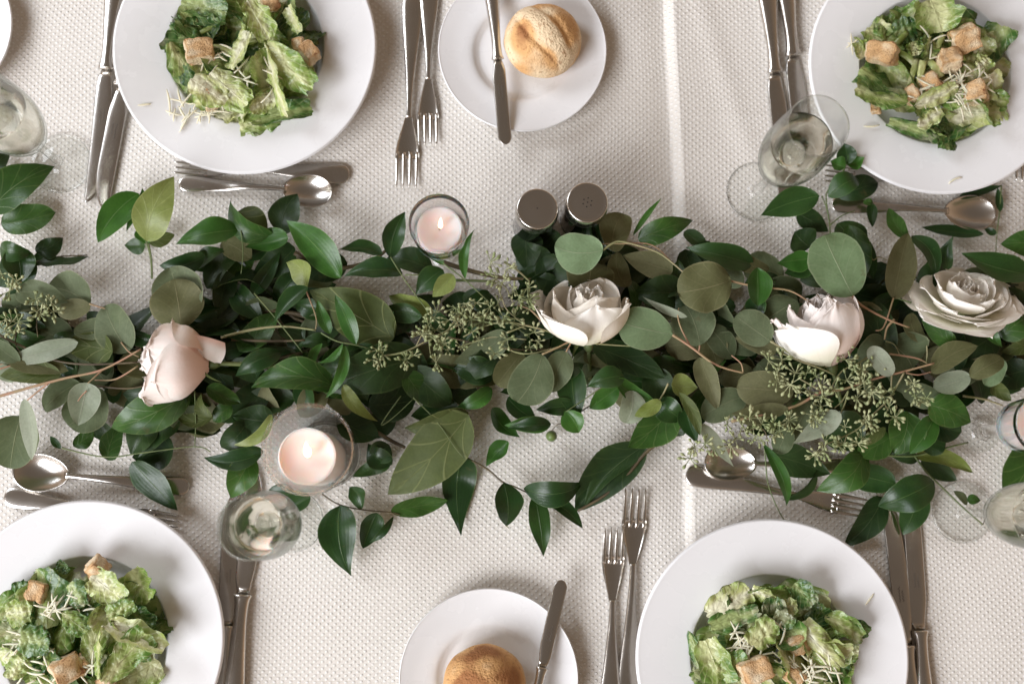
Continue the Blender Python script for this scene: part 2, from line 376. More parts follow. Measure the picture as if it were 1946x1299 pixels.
for key, px, py, z, me, lab in (
    ('TL', 466, 88, .026, DP, 'white pasta plate at the upper left, under the salad with a long romaine leaf'),
    ('TR', 1780, 129, .026, DP, 'wide-rimmed white pasta plate at the upper right, behind the champagne flute'),
    ('BL', 160, 1217, .026, DP, 'wide-rimmed white pasta plate at the lower left, beside the blurred flute'),
    ('BR', 1468, 1249, .026, DP, 'wide-rimmed white pasta plate at the lower right, right of two forks')):
    c = P(px, py, z); c.z = .0015
    o = tag(obj('dinner_plate', me, None, c), lab, 'plate', 'dinner plates holding salads'); plates[key] = c
for key, px, py, lab in (
    ('bT', 993, 95, 'white bread plate at the top centre under a scored roll'),
    ('bB', 929, 1290, 'white bread plate at the bottom centre under a brown roll'),
    ('bC', -140, 50, 'white bread plate cut off by the left edge, empty rim only')):
    c = P(px, py, .015); c.z = .0015
    tag(obj('bread_plate', BP, None, c), lab, 'plate', 'small bread plates'); plates[key] = c
# ------------------------------------------------------------------ cutlery
def strip(m, st, mat=0, seg=12):
    m.cm = mat; n = len(st); vs = []
    for x, yc, hw, z, t in st:
        for k in range(seg):
            a = 2*pi*k/seg; ca, sa = cos(a), sin(a)
            ca = math.copysign(abs(ca)**.75, ca)
            vs.append((x, yc+hw*ca, z+t*sa))
    fs = [(i*seg+k, (i+1)*seg+k, (i+1)*seg+(k+1) % seg, i*seg+(k+1) % seg) for i in range(n-1) for k in range(seg)]
    fs += [tuple(range(seg)), tuple((n-1)*seg+k for k in range(seg-1, -1, -1))]
    m.add(vs, fs)
def ip(tab, n):
    out = []; pts = [Vector((a[0], a[1], a[2])) for a in tab]; q = [Vector((a[3], a[4], 0)) for a in tab]
    A = smooth_path(pts, n); B = smooth_path(q, n)
    return [(a.x, a.y, max(1e-4, a.z), b.x, max(2e-4, b.y)) for a, b in zip(A, B)]
def handle_st(L, neck, w0=.0105, w1=.0028, z0=.002, zt=.004):
    return ip([(0, 0, w0*.30, z0, .0009), (.0015, 0, w0*.62, z0, .0012), (.005, 0, w0*.9, z0, .0014), (.012, 0, w0, z0+.0003, .0015), (L*.16, 0, w0*.9, z0+.001, .0015), (L*.3, 0, w0*.66, z0+.002, .0016),
               (L*.42, 0, w0*.46, zt, .0018), (neck*.85, 0, w1*1.25, zt+.0005, .0019), (neck, 0, w1, zt, .0018)], 3)
def fork_parts(L=.2, hw=.0118, neck=.62):
    nk = L*neck; hs = nk+L*.04; root = L*.835
    h = MB(); strip(h, handle_st(L, nk)+ip([(nk, 0, .0028, .004, .0018), (hs-.004, 0, .0034, .0034, .0017)], 2)[1:])
    hd = MB()
    def fn(u, v):
        x = hs-.006+(root-hs+.008)*u
        k = sst(u, -.15, .9); k = (k-.06)/.94; wd = .0034+(hw-.0034)*k
        y = wd*(2*v-1)*1.0
        return (x, y, .0034-.0030*sin(pi*min(1, u*.62+.05))*k+.0018*k*(2*v-1)**2)
    hd.grid(fn, 12, 8); b = len(hd.v)
    hd.grid(lambda u, v: tuple(a-(0 if i < 2 else .0014) for i, a in enumerate(fn(u, 1-v))), 12, 8)
    n = 9
    def rim(i, j, top): return (0 if top else b)+i*n+(j if top else 8-j)
    for i in range(12):
        hd.f.append((rim(i, 0, 1), rim(i+1, 0, 1), rim(i+1, 0, 0), rim(i, 0, 0))); hd.f.append((rim(i+1, 8, 1), rim(i, 8, 1), rim(i, 8, 0), rim(i+1, 8, 0))); hd.mi += [0, 0]
    for j in range(8): hd.f.append((rim(12, j, 1), rim(12, j+1, 1), rim(12, j+1, 0), rim(12, j, 0))); hd.mi.append(0)
    parts = [('handle', h), ('head', hd)]
    for k in range(4):
        yc = hw*(-.84+.56*k); t = MB(); n_ = 9; st = []
        for i in range(n_+1):
            u = i/n_; x = root-.005+(L-root+.005)*u
            st.append((x, yc*(1-.03*u), (.0021-.0011*u) if i < n_ else .0002, .0004+.0042*u*u+.0016*((yc/hw)**2)*(1-u), .0008 if i < n_ else .0003))
        strip(t, st, 0, 8); parts.append(('tine', t))
    return parts
def spoon_parts(L=.162, a=.0265, b=.0175):
    xc = L-a; nk = xc-a-.001
    h = MB(); strip(h, handle_st(L, nk, .009, .0024, .002, .0085)+ip([(nk, 0, .0024, .009, .0017), (nk+.006, 0, .0034, .0084, .0013)], 2)[1:])
    bw = MB(); nr, nt = 14, 40
    def sh(off):
        vs = []
        for i in range(nr+1):
            r = i/nr
            for j in range(nt):
                th = 2*pi*j/nt; eg = 1-.16*cos(th)*(1 if cos(th) < 0 else .35)
                yy = b*r*sin(th)*(1.0+.12*cos(th)); xx = xc+a*r*cos(th)
                vs.append((xx, yy, .0090-.0085*(1-r**2.1)-off*(1 if r < 1 else .4)))
        return vs
    fs = [(i*nt+j, (i+1)*nt+j, (i+1)*nt+(j+1) % nt, i*nt+(j+1) % nt) for i in range(nr) for j in range(nt)]
    bw.add(sh(0), fs); bw.add(sh(.0011), [f[::-1] for f in fs]); q = (nr+1)*nt
    for j in range(nt): bw.f.append((nr*nt+j, q+nr*nt+j, q+nr*nt+(j+1) % nt, nr*nt+(j+1) % nt)); bw.mi.append(0)
    return [('handle', h), ('bowl', bw)]
def knife_parts(L=.235, bl=.135, hw=.0092, blunt=0, hwid=.0105):
    x0 = L-bl; h = MB()
    strip(h, ip([(0, 0, hwid*.4, .004, .002), (.003, 0, hwid*.8, .004, .0032), (.012, 0, hwid, .0045, .004), (x0*.4, 0, hwid*.82, .005, .0044), (x0*.75, 0, hwid*.58, .005, .004), (x0*.93, 0, hwid*.62, .005, .0042), (x0*.985, 0, hwid*.78, .005, .0042), (x0, 0, hwid*.7, .005, .003)], 3))
    b = MB(); st = []
    n = 26
    for i in range(n+1):
        u = sin(pi/2*i/n); x = x0+bl*u
        lo = -hw*(.62+.38*sst(u, 0, .25)); hi = hw*(.55+.4*sst(u, 0, .1))
        if blunt:
            e = max(0, (u-.90)/.10); k = sqrt(max(0, 1-e*e)); lo *= k; hi *= k
        else:
            e = max(0, (u-.62)/.38); lo = lo+(hi*.9-lo)*(1-sqrt(max(0, 1-e**2.2)))
            e2 = max(0, (u-.96)/.04); hi = hi-(hi-lo)*.25*e2
        st.append((x, (lo+hi)/2, max(.0003, (hi-lo)/2), .003-.0006*u, .0009*(1-.4*u)))
    strip(b, st, 0, 10)
    en = MB(); xa = x0+bl*.30
    for row in range(2):
        pts = [(xa+k*.0009, (.0012-.003*row)+.0011*sin(k*1.9+row)*(1 if k % 3 else .4), .00385) for k in range(17-4*row)]
        en.tube(smooth_path(pts, 2), .00016, 4)
    return [('handle', h), ('blade', b), ('engraving', en)]
def cut_thing(name, parts, label, cat, group):
    e = empty(name, (0, 0, 0), label, cat, group)
    for n, m in parts: m.build(n, dkm if n == 'engraving' else stl, e, loc=(0, 0, 0))
    return e
protos = {}
def cutlery(kind, label, tip, hnd=None, thru=None, zt=.001, zh=.001, flip=1, L=None):
    spec = {'dfork': (lambda: fork_parts(.2, .0118), .2, 'fork', 'dinner_fork', 'forks on the table'),
            'sfork': (lambda: fork_parts(.178, .0105, .60), .178, 'fork', 'salad_fork', 'forks on the table'),
            'ffork': (lambda: fork_parts(.174, .0098, .60), .174, 'fork', 'dessert_fork', 'forks on the table'),
            'spoon': (lambda: spoon_parts(), .162, 'spoon', 'dessert_spoon', 'dessert spoons'),
            'knife': (lambda: knife_parts(), .235, 'knife', 'table_knife', 'table knives'),
            'cknife': (lambda: knife_parts(.215, .115, .0088), .215, 'knife', 'salad_knife', 'table knives'),
            'bknife': (lambda: knife_parts(.17, .084, .0068, 1, .0078), .17, 'knife', 'butter_knife', 'butter knives on the bread plates')}[kind]
    fn, LD, cat, nm, grp = spec
    if kind not in protos: protos[kind] = e = cut_thing(nm, fn(), label, cat, grp)
    else: e = copy_tree(protos[kind])
    e['label'] = label
    T = P(*tip, zt)
    if hnd: Hh = P(*hnd, zh); s = (T-Hh).length/LD
    else:
        q = P(*thru, zh); d = (q-T); d.normalize(); s = (L or LD)/LD; Hh = T+d*LD*s
    X = (T-Hh).normalized(); Z = Vector((0, 0, 1)); Y = Z.cross(X).normalized(); Z = X.cross(Y)
    R = Matrix((X, Y*flip, Z)).transposed().to_4x4()
    e.matrix_world = Matrix.Translation(Hh) @ R @ Matrix.Scale(s, 4)
    return e
cutlery('knife', 'left-hand table knife at the upper left, rounded tip, left of the pasta plate', (178, 387), thru=(207, 110), flip=-1)
cutlery('cknife', 'table knife at the upper left tucked half under the pasta plate rim, pointed tip', (189, 400), thru=(250, 90), flip=1, L=.235)
cutlery('ffork', 'dessert fork above the garland at the upper left, tines hidden under the pasta plate rim', (330, 314), (664, 333), zt=.0015, zh=.0015)
cutlery('spoon', 'dessert spoon above the garland at the upper left, bowl over a dark leaf', (634, 369), (341, 349), zt=.002, zh=.002)
cutlery('dfork', 'larger fork of the pair at the top, between pasta plate and bread plate', (772, 360), thru=(785, 0))
cutlery('sfork', 'smaller fork of the pair at the top, next to the bread plate', (813, 279), thru=(816, 0))
cutlery('bknife', 'butter knife lying across the top bread plate beside the roll', (961, 276), thru=(946, 118), zt=.017, zh=.019, L=.172)
cutlery('knife', 'left-hand knife of the pair at the upper right, running under the flute', (1497, 395), thru=(1468, 110), flip=-1, L=.24)
cutlery('cknife', 'right-hand knife of the pair at the upper right, tucked beside the pasta plate', (1530, 330), thru=(1504, 100), flip=-1, L=.225)
cutlery('ffork', 'dessert fork at the upper right, tines showing behind the flute and green sprig', (1562, 330), (1885, 352), zt=.0015, zh=.0015)
cutlery('spoon', 'dessert spoon below the upper right pasta plate, bowl mirroring the window', (1888, 411), (1580, 388), zt=.002, zh=.002)
cutlery('sfork', 'fork cut off by the right edge, beside the upper right plate', (1944, 348), thru=(1962, 60))
cutlery('spoon', 'dessert spoon at the lower left with a dark leaf over its handle', (30, 893), (360, 925), zt=.002, zh=.002)
cutlery('ffork', 'dessert fork at the lower left, half hidden under the pasta plate rim', (345, 996), (10, 942), zt=.0015, zh=.0015)
cutlery('knife', 'left-hand knife of the pair at the lower left, beside the pasta plate under the flute', (443, 925), thru=(428, 1290), flip=-1, L=.225)
cutlery('cknife', 'right-hand knife of the pair at the lower left, pointed tip rising beside the candle', (489, 878), thru=(458, 1180), flip=1, L=.232)
cutlery('sfork', 'smaller fork of the pair at the bottom, between bread plate and pasta plate', (1166, 1002), thru=(1160, 1290))
cutlery('dfork', 'larger fork of the pair at the bottom, nearest the lower right pasta plate', (1207, 926), thru=(1194, 1290))
cutlery('bknife', 'butter knife lying across the bottom bread plate beside the roll', (1068, 1101), thru=(1031, 1262), zt=.018, zh=.020, flip=-1, L=.165)
cutlery('spoon', 'dessert spoon at the lower right, bowl under the seeded eucalyptus', (1335, 878), (1640, 886), zt=.005, zh=.003)
cutlery('ffork', 'dessert fork at the lower right, tines resting on a dark leaf', (1646, 966), (1303, 900), zt=.004, zh=.002)
cutlery('knife', 'left-hand knife of the pair at the lower right, partly under the pasta plate', (1690, 955), thru=(1728, 1290), flip=1, L=.235)
cutlery('knife', 'right-hand knife of the pair at the lower right, engraved blade fully in view', (1727, 930), thru=(1752, 1290), flip=1, L=.232)
# ------------------------------------------------------------------ glasses
def flute_parts():
    g = MB()
    o = [(0, .0), (.026, .0), (.0288, .0006), (.0290, .0014), (.026, .0024), (.014, .0045), (.0065, .0085), (.0040, .016), (.0036, .035), (.0039, .06), (.0062, .072), (.0125, .083),
         (.0195, .097), (.0252, .118), (.0284, .142), (.0287, .160), (.0275, .190), (.0258, .2235), (.0254, .2245)]
    i = [(.0250, .2235), (.0266, .190), (.0277, .160), (.0274, .142), (.0241, .119), (.0180, .100), (.0110, .088), (.0052, .081), (.002, .0790), (0, .0786)]
    g.cm = 1; g.lathe(rounded(o, 3)+rounded(i, 3), 64); g.cm = 0
    for rr, zz, q in ((.0252, .2249, .00055), (.0290, .0014, .0007), (.0042, .0105, .0012)): g.lathe([(rr+q*cos(2*pi*k/10), zz+q*sin(2*pi*k/10)) for k in range(11)], 64)
    l = MB(); ii = [(0, .0790), (.002, .0794), (.0051, .0814), (.0109, .0884), (.0178, .1004), (.0239, .1194), (.0272, .142), (.0275, .160), (.0269, .1745)]
    l.lathe(rounded(ii, 3)+[(.0262, .1738), (.013, .1736), (0, .1736)], 64)
    return g, l
gfl, lfl = flute_parts(); gme = gfl.mesh('glass', [GL, TG]); lme = lfl.mesh('champagne', WINE)
bme = None
def flute(px, py, lab, hz=1.0, bub=True):
    c = P(px, py, 0); c.z = .0012
    e = empty('champagne_flute', c, lab, 'glass', 'champagne flutes'); e.scale = (1, 1, hz)
    obj('glass', gme, e); obj('champagne', lme, e)
flute(1436, 365, 'champagne flute at the upper right, between the knives and the green sprig')
flute(117, 312, 'champagne flute cut off by the left edge, its foot over a green leaf')
flute(556, 989, 'blurred champagne flute at the lower left over the pair of knives')
flute(1827, 973, 'champagne flute cut off by the right edge, a tendril over its foot')
# candles
def flame(e, x, y, z, h, en):
    m = MB(); m.tube([(x, y, z-.002), (x+.0004, y, z+.002), (x+.001, y+.0003, z+.0055)], [.0008, .0008, .0005], 8); m.build('wick', wk, e, loc=(0, 0, 0))
    f = MB(); pr = [(0, 0), (.0016, .001), (.0026, .0042), (.0024, .0078), (.0013, .012), (.0004, .0155), (0, .0165)]
    f.tube([(x+.0008+.0006*q/.0165, y+h*(q*.55), z+.0032+q*h) for r, q in rounded(pr, 3)], [r*h+.00005 for r, q in rounded(pr, 3)], 16); f.build('flame', fl, e, loc=(0, 0, 0))
    l = bpy.data.lights.new('flame_light', 'POINT'); l.energy = en; l.color = (1, .36, .22); l.shadow_soft_size = .003
    o = bpy.data.objects.new('flame_light', l); COL.objects.link(o); o.parent = e; o.location = (x, y, z+.0245)
def wax(e, r, z0, z1, name='candle'):
    m = MB(); pr = [(0, z1-.0022), (r*.3, z1-.0021), (r*.6, z1-.0012), (r*.85, z1-.0002), (r*.95, z1), (r*.99, z1-.0008), (r, z1-.002), (r, z0+.001), (r*.97, z0), (0, z0)]
    m.lathe(rounded(pr, 3), 64); m.build(name, wx, e, loc=(0, 0, 0))
def votive(px, py, lab):
    c = P(px, py, 0); c.z = .0012; e = empty('votive_candle_holder', c, lab, 'candle holder', 'stemmed votive candle holders')
    g = MB(); H = .145
    o = [(0, 0), (.018, 0), (.0198, .0008), (.0196, .002), (.012, .0042), (.0062, .009), (.0050, .02), (.0052, .05), (.0060, .074), (.0110, .083), (.0200, .089), (.0232, .097), (.0245, .115), (.0262, H-.001), (.0258, H)]
    i = [(.0250, H-.0008), (.0232, .115), (.0216, .099), (.0190, .0935), (.010, .0915), (0, .0912)]
    oo = rounded(o, 3); g.cm = 1; g.lathe(oo[:13], 72); g.cm = 0; g.lathe(oo[12:]+rounded(i, 3), 72); g.build('glass', [GL, TG], e, loc=(0, 0, 0))
    wax(e, .0198, .0925, .126); flame(e, 0, 0, .124, .75, .0011)
votive(842, 486, 'lit votive candle in a stemmed glass above the garland, left of the shakers')
votive(1858, 820, 'lit votive candle in a stemmed glass cut off by the right edge')
c = P(622, 863, 0); c.z = .0012
e = empty('hurricane_candle_holder', c, 'large glass hurricane with a lit pillar candle, below the garland at the lower left', 'candle holder')
g = MB(); H = .14
g.lathe(rounded([(0, 0), (.028, 0), (.0300, .002), (.0310, .012), (.0345, .07), (.0392, H-.0015), (.0385, H)], 4)+rounded([(.0370, H-.0012), (.0322, .07), (.0285, .016), (.026, .0125), (0, .012)], 4), 96); g.lathe([(.0388+.0011*cos(2*pi*k/10), H-.001+.0011*sin(2*pi*k/10)) for k in range(11)], 96)
g.cm = 1
for rr, zz, q in ((.0300, .004, .0024), (.029, .012, .0016)): g.lathe([(rr+q*cos(2*pi*k/10), zz+q*sin(2*pi*k/10)) for k in range(11)], 96)
g.build('glass', [TG, GL], e, loc=(0, 0, 0))
hc = Vector((P(573, 875, .093).x-c.x, P(573, 875, .093).y-c.y, 0))
bc = .55
m = MB(); m.lathe(rounded([(0, .0905), (.010, .0905), (.018, .092), (.0232, .0945), (.0248, .0938), (.0252, .092), (.0253, .0135), (.024, .0128), (0, .0128)], 3), 72, (hc.x*bc, hc.y*bc, 0)); m.build('candle', wx, e, loc=(0, 0, 0))
flame(e, hc.x*bc, hc.y*bc, .091, 1.35, .0009)
# shakers
def shaker(px, py, z, holes, lab):
    c = P(px, py, z); c.z = .0012
    e = empty('shaker', c, lab, 'shaker', 'salt and pepper shakers')
    b = MB(); b.lathe(rounded([(0, 0), (.0185, 0), (.0198, .001), (.0200, .006), (.0195, .03), (.0186, .0545), (.018, .056), (0, .056)], 3), 56); b.build('body', pol, e, loc=(0, 0, 0))
    k = MB(); k.lathe(rounded([(.0180, .0562), (.0198, .0566), (.0205, .058), (.0205, .064), (.0202, .0705), (.0192, .0742), (.0178, .0752), (.015, .0749), (.007, .0753), (0, .0755)], 3), 56); k.build('cap', stl, e, loc=(0, 0, 0))
    for x, y in holes:
        h = MB(); h.lathe([(0, .0004), (.0006, .0004), (.00075, .0002), (.0007, -.001), (0, -.001)], 10, (x, y, .0752)); h.build('hole', wk, e, loc=(0, 0, 0))
shaker(1021, 397, .0755, [(0, .0005)], 'steel shaker with a single hole in its cap, left of the pair')
shaker(1116, 385, .0755, [(.0002, 0)]+[(.0042*cos(a), .0042*sin(a)) for a in [radians(20+60*k) for k in range(6)]], 'steel shaker with seven holes in its cap, right of the pair')
# ------------------------------------------------------------------ bread
def roll(px, py, z, rx, ry, rz, ang, mode, lab, plate):
    c = P(px, py, z); c.z = plates[plate].z+.0045
    m = MB(); NU, NV = 96, 60
    ca, sa = cos(ang), sin(ang)
    def fn(u, v):
        th = 2*pi*u; ph = pi*v
        x, y, zz = sin(ph)*cos(th), sin(ph)*sin(th), cos(ph)
        a = x*ca+y*sa; b = -x*sa+y*ca                 # b = across the split
        r = 1+.03*noise.noise(Vector((x*1.6, y*1.6, zz*1.6+3)))+.012*noise.noise(Vector((x*5, y*5, zz*5)))
        t = .42*max(0, zz)+.28+.55*noise.noise(Vector((x*1.8+2, y*1.8, zz*1.8)))
        if zz > -.2:
            if mode == 0:
                for b0, dp, wd in ((.30, .075, .07), (-.26, .10, .06)):
                    bb = b-b0-.12*sin(a*2.2+b0*5); f = max(0, 1-a*a*1.25)*sst(zz, -.1, .3)
                    r -= dp*exp(-(bb/wd)**2)*f
                    t += .25*exp(-((bb+.07)/.07)**2)*f
                mid = exp(-((b-.03)/.22)**4)*sst(zz, 0, .4)
                r += .03*mid; t -= .75*mid
            else:
                bb = b+.05+.1*a*a; f = sst(zz, -.1, .3)
                r -= .13*exp(-(bb/.055)**2)*f; r += .05*exp(-((bb+.2)/.16)**2)*f
                t += (.35 if bb > 0 else -.45*exp(-((bb+.25)/.3)**2))*f
        zf = zz*rz*r
        if zz < 0: zf *= .55
        return ((c.x+rx*x*r, c.y+ry*y*r, c.z+rz*.52+zf), t)
    m.grid(fn, NU, NV, cu=True)
    o = m.build('bread_roll', BRD, org=c, loc=c); tag(o, lab, 'bread roll', 'bread rolls')
roll(1032, 74, .03, .0385, .0365, .033, radians(-52), 0, 'golden bread roll with a pale diagonal split on the top bread plate', 'bT')
roll(921, 1302, .03, .0385, .037, .033, radians(5), 1, 'dark-crusted bread roll cut off by the bottom edge on its plate', 'bB')
# ------------------------------------------------------------------ salads
def lettuce(sd, L, Wd, mat, curl=1.0, tw=1.0, rough=.8):
    R = random.Random(sd); m = MB()
    c1 = R.uniform(-2.2, 2.2)*curl; f1, f2 = R.uniform(5, 11), R.uniform(3, 6); p1, p2 = R.uniform(0, 6), R.uniform(0, 6); cup = R.uniform(-.9, 1.3)
    off = Vector((R.uniform(0, 50), R.uniform(0, 50), 0)); a0, b0 = R.uniform(.3, .6), R.uniform(.25, .55); rg = R.uniform(.5, 1.2)
    cutp = R.uniform(.0, .25)
    def fn(u, v):
        s = 2*v-1; uu = cutp+u*(1-cutp)
        pr = (max(0, uu)**a0*max(0, 1-uu*.93)**b0)*1.6
        pr *= 1+.32*noise.noise(off+Vector((u*2.4, 9*v if abs(s) > .6 else 4.5, 0)))
        x = L*(u-.5)*(1+.13*noise.noise(off+Vector((s*2.1, u*1.5, 5)))); y = Wd*.5*s*pr
        z = L*.10*c1*(u-.5)**2*2 + cup*Wd*.22*s*s*pr
        am = rg*rough*Wd*.065*abs(s)**1.4
        z += am*(sin(f1*u*1.6+p1+(2 if s > 0 else 0))+.5*sin(f1*2.7*u+p2))+.0026*noise.noise(off+Vector((u*7, s*5, 2)))+.0012*noise.noise(off+Vector((u*17, s*13, 2)))
        y += am*.7*cos(f1*2*u+p2)
        a = tw*.5*sin(p1)*(u-.5)*2
        return (x, y*cos(a)-z*sin(a), y*sin(a)+z*cos(a))
    m.grid(fn, 24, 14)
    return m
def rib_piece(sd, L, Wd):
    R = random.Random(sd); m = MB(); c1 = R.uniform(-1, 1)
    pts = [(L*(t-.5), c1*L*.12*(t-.5)**2*4, .003*sin(t*3)) for t in [k/9 for k in range(10)]]
    m.tube(pts, [Wd*.5*(.8+.3*k/9) for k in range(10)], 10, .55); return m
def shred(sd, c, ang, L, tilt):
    R = random.Random(sd); m = MB(); b = R.uniform(-.2, .2)
    pts = []
    for k in range(6):
        t = k/5-.5; lx = L*t; ly = L*b*(t*t*2)
        pts.append(Vector((c[0]+lx*cos(ang)-ly*sin(ang), c[1]+lx*sin(ang)+ly*cos(ang), c[2]+L*tilt*t+.1*L*(.25-t*t))))
    m.tube(pts, [.0005, .0009, .0010, .0010, .0009, .0004], 6, .65); return m
def crouton_mesh(sd, s):
    R = random.Random(sd); m = MB(); off = Vector((R.uniform(0, 90), 0, 0)); n = 9
    dx, dy, dz = [R.uniform(.78, 1.15) for _ in range(3)]
    for ax in range(3):
        for sg in (-1, 1):
            def fn(u, v, ax=ax, sg=sg):
                a, b = 2*u-1, 2*v-1
                if sg < 0: a = -a
                p = [0, 0, 0]; p[ax] = sg; p[(ax+1) % 3] = a; p[(ax+2) % 3] = b
                q = Vector(p); nn = q/max(abs(c_)**1 for c_ in p); sp = Vector((q.x**9, q.y**9, q.z**9))
                l = (abs(q.x)**7+abs(q.y)**7+abs(q.z)**7)**(1/7); q = q/l
                d = noise.noise(off+q*1.3)*.24+noise.noise(off+q*4.2)*.10
                e = max(0, l-1.0)
                t = .22+e*3.2+.55*noise.noise(off+q*1.1+Vector((5, 5, 5)))+(.25 if ax == 2 else 0)
                q = q*(1+d)
                return ((q.x*s*.5*dx, q.y*s*.5*dy, q.z*s*.5*dz), t)
            m.grid(fn, n, n)
    return m
def hdome(d, R=.07, h=.026): return .009+h*max(0, 1-(d/R)**2)
def salad(key, lab, sd, cx, cy, rx, ry, hero, crts, shreds, mix, n=54):
    pc = plates[key]; R = random.Random(sd)
    base = P(cx, cy, .03)
    e = empty('caesar_salad', (base.x, base.y, pc.z+.006), lab, 'salad', 'caesar salads on the pasta plates'); O = ORG[e.name]
    mrx = rx*SC(cx, cy, .03); mry = ry*SC(cx, cy, .03)
    for k in range(n):
        # lower layers first, wide; upper layers nearer the middle
        lay = k/n
        L = R.uniform(.032, .060)*(1.1-.22*lay); Wd = L*R.uniform(.5, .8)
        for _ in range(40):
            a = R.uniform(0, 2*pi); r = sqrt(R.random())*(1.06-.18*lay); x = mrx*r*cos(a); y = mry*r*sin(a)
            if sqrt((base.x+x-pc.x)**2+(base.y+y-pc.y)**2)+L*.30 < .076+.003*lay: break
        z = .004+.030*lay*(1-.5*r*r)
        ti = R.choices([0, 1, 2], mix)[0]; m = lettuce(sd*1000+k, L, Wd, None)
        lo = m.build('lettuce_leaf', LT[ti], e, loc=(x, y, z+.007))
        lo.rotation_euler = (R.gauss(0, .42), R.gauss(0, .38), R.uniform(0, 2*pi))
        if R.random() < .15: lo.rotation_euler[0] += pi
    for k in range(7):
        a = R.uniform(0, 2*pi); r = sqrt(R.random())*.7; m = rib_piece(sd*77+k, R.uniform(.018, .032), R.uniform(.005, .009))
        lo = m.build('lettuce_rib', LT[2], e, loc=(mrx*r*cos(a), mry*r*sin(a), .036-.008*r)); lo.rotation_euler = (R.gauss(0, .2), R.gauss(0, .3), R.uniform(0, 6.3))
    for i, (bx, by, tx, ty, wpx, ti, z, roll_, cr) in enumerate(hero):
        B, T = P(bx, by, z), P(tx, ty, z+.002); L = (T-B).length; m = lettuce(sd*500+i, L*1.02, wpx*SC(bx, by, z), None, cr, .4, .8)
        lo = m.build('lettuce_leaf', LT[ti], e, loc=((B+T)/2-O)); d = T-B
        lo.rotation_euler = (roll_, -math.asin(max(-1, min(1, d.z/L))), math.atan2(d.y, d.x))
    R2 = random.Random(sd+9)
    for i in range(3):
        c0 = R2.choice(shreds)
        q = P(c0[0]+R2.uniform(-20, 20), c0[1]+R2.uniform(-15, 15), .042)
        if (q-pc).to_2d().length > .052: continue
        m = MB(); nn = 18
        def fn(u, v, q=q, s0=R2.uniform(0, 9)):
            a = 2*pi*u; r = v*(.008+.003*noise.noise(Vector((cos(a)*1.3+s0, sin(a)*1.3, 1))))
            return (q.x+r*cos(a), q.y+r*sin(a)*.8, q.z-.003-.006*v*v+.0025*noise.noise(Vector((r*cos(a)*90+s0, r*sin(a)*90, 0))))
        m.grid(fn, nn, 5, cu=True); m.build('dressing', DRS, e)
    for i, (sx, sy, sp, cnt) in enumerate(shreds):
        for k in range(cnt):
            a = R2.uniform(0, 6.3); r = sqrt(R2.random())*sp; x, y = sx+r*cos(a), sy+r*sin(a)*.8
            d = (P(x, y, .03)-pc).to_2d().length
            z = .049 if d < .062 else (.034 if d < .078 else .0275)
            q = P(x, y, z); m = shred(sd*31+i*100+k, q, R2.uniform(0, pi), R2.uniform(.012, .027), R2.uniform(-.25, .25) if d < .07 else 0)
            m.build('cheese_shred', CHS, e)
    for i, (x, y, s, rz_, l) in enumerate(crts):
        z = .042+.008*(s > 44); q = P(x, y, z); me = crouton_mesh(sd*13+i, s*SC(x, y, z)*.98)
        o = me.build('crouton', CRT, loc=q, org=(0, 0, 0)); o.rotation_euler = (R2.uniform(-.45, .45), R2.uniform(-.45, .45), radians(rz_)); tag(o, l, 'crouton', 'toasted croutons')
salad('TL', 'caesar salad on the upper left plate with one long upright romaine leaf', 11, 470, 112, 138, 128,
      [(500, 90, 590, 165, 78, 1, .050, .35, .5), (470, 0, 510, 75, 62, 2, .052, -.2, .4), (500, 85, 540, 215, 34, 2, .050, .9, .5), (480, 225, 590, 205, 44, 0, .030, -.1, .6), (455, 240, 530, 225, 60, 1, .028, .2, .5),
       (345, 5, 430, 25, 70, 0, .045, .3, .8), (350, 95, 365, 160, 48, 0, .03, .2, .6), (400, 140, 470, 200, 58, 2, .050, .1, .3), (365, 150, 430, 195, 60, 2, .052, -.3, .3), (470, 60, 440, 130, 40, 2, .051, .5, .8), (545, 15, 570, 60, 30, 2, .045, .7, .5)],
      [(379, 98, 50, 12, 'speckled crouton at the left of the upper left salad'), (588, 100, 33, 40, 'small browned crouton at the right of the upper left salad'), (568, 85, 22, 10, 'tiny pale crouton next to the browned one in the upper left salad'), (515, 6, 34, 20, 'crouton cut off by the top edge in the upper left salad'), (398, 182, 40, 30, 'pale crouton under cheese at the lower left of the upper left salad')],
      [(395, 195, 34, 22), (360, 200, 40, 9), (420, 95, 50, 7), (500, 150, 60, 8), (355, 225, 12, 2), (275, 198, 6, 1)], (.38, .4, .22))
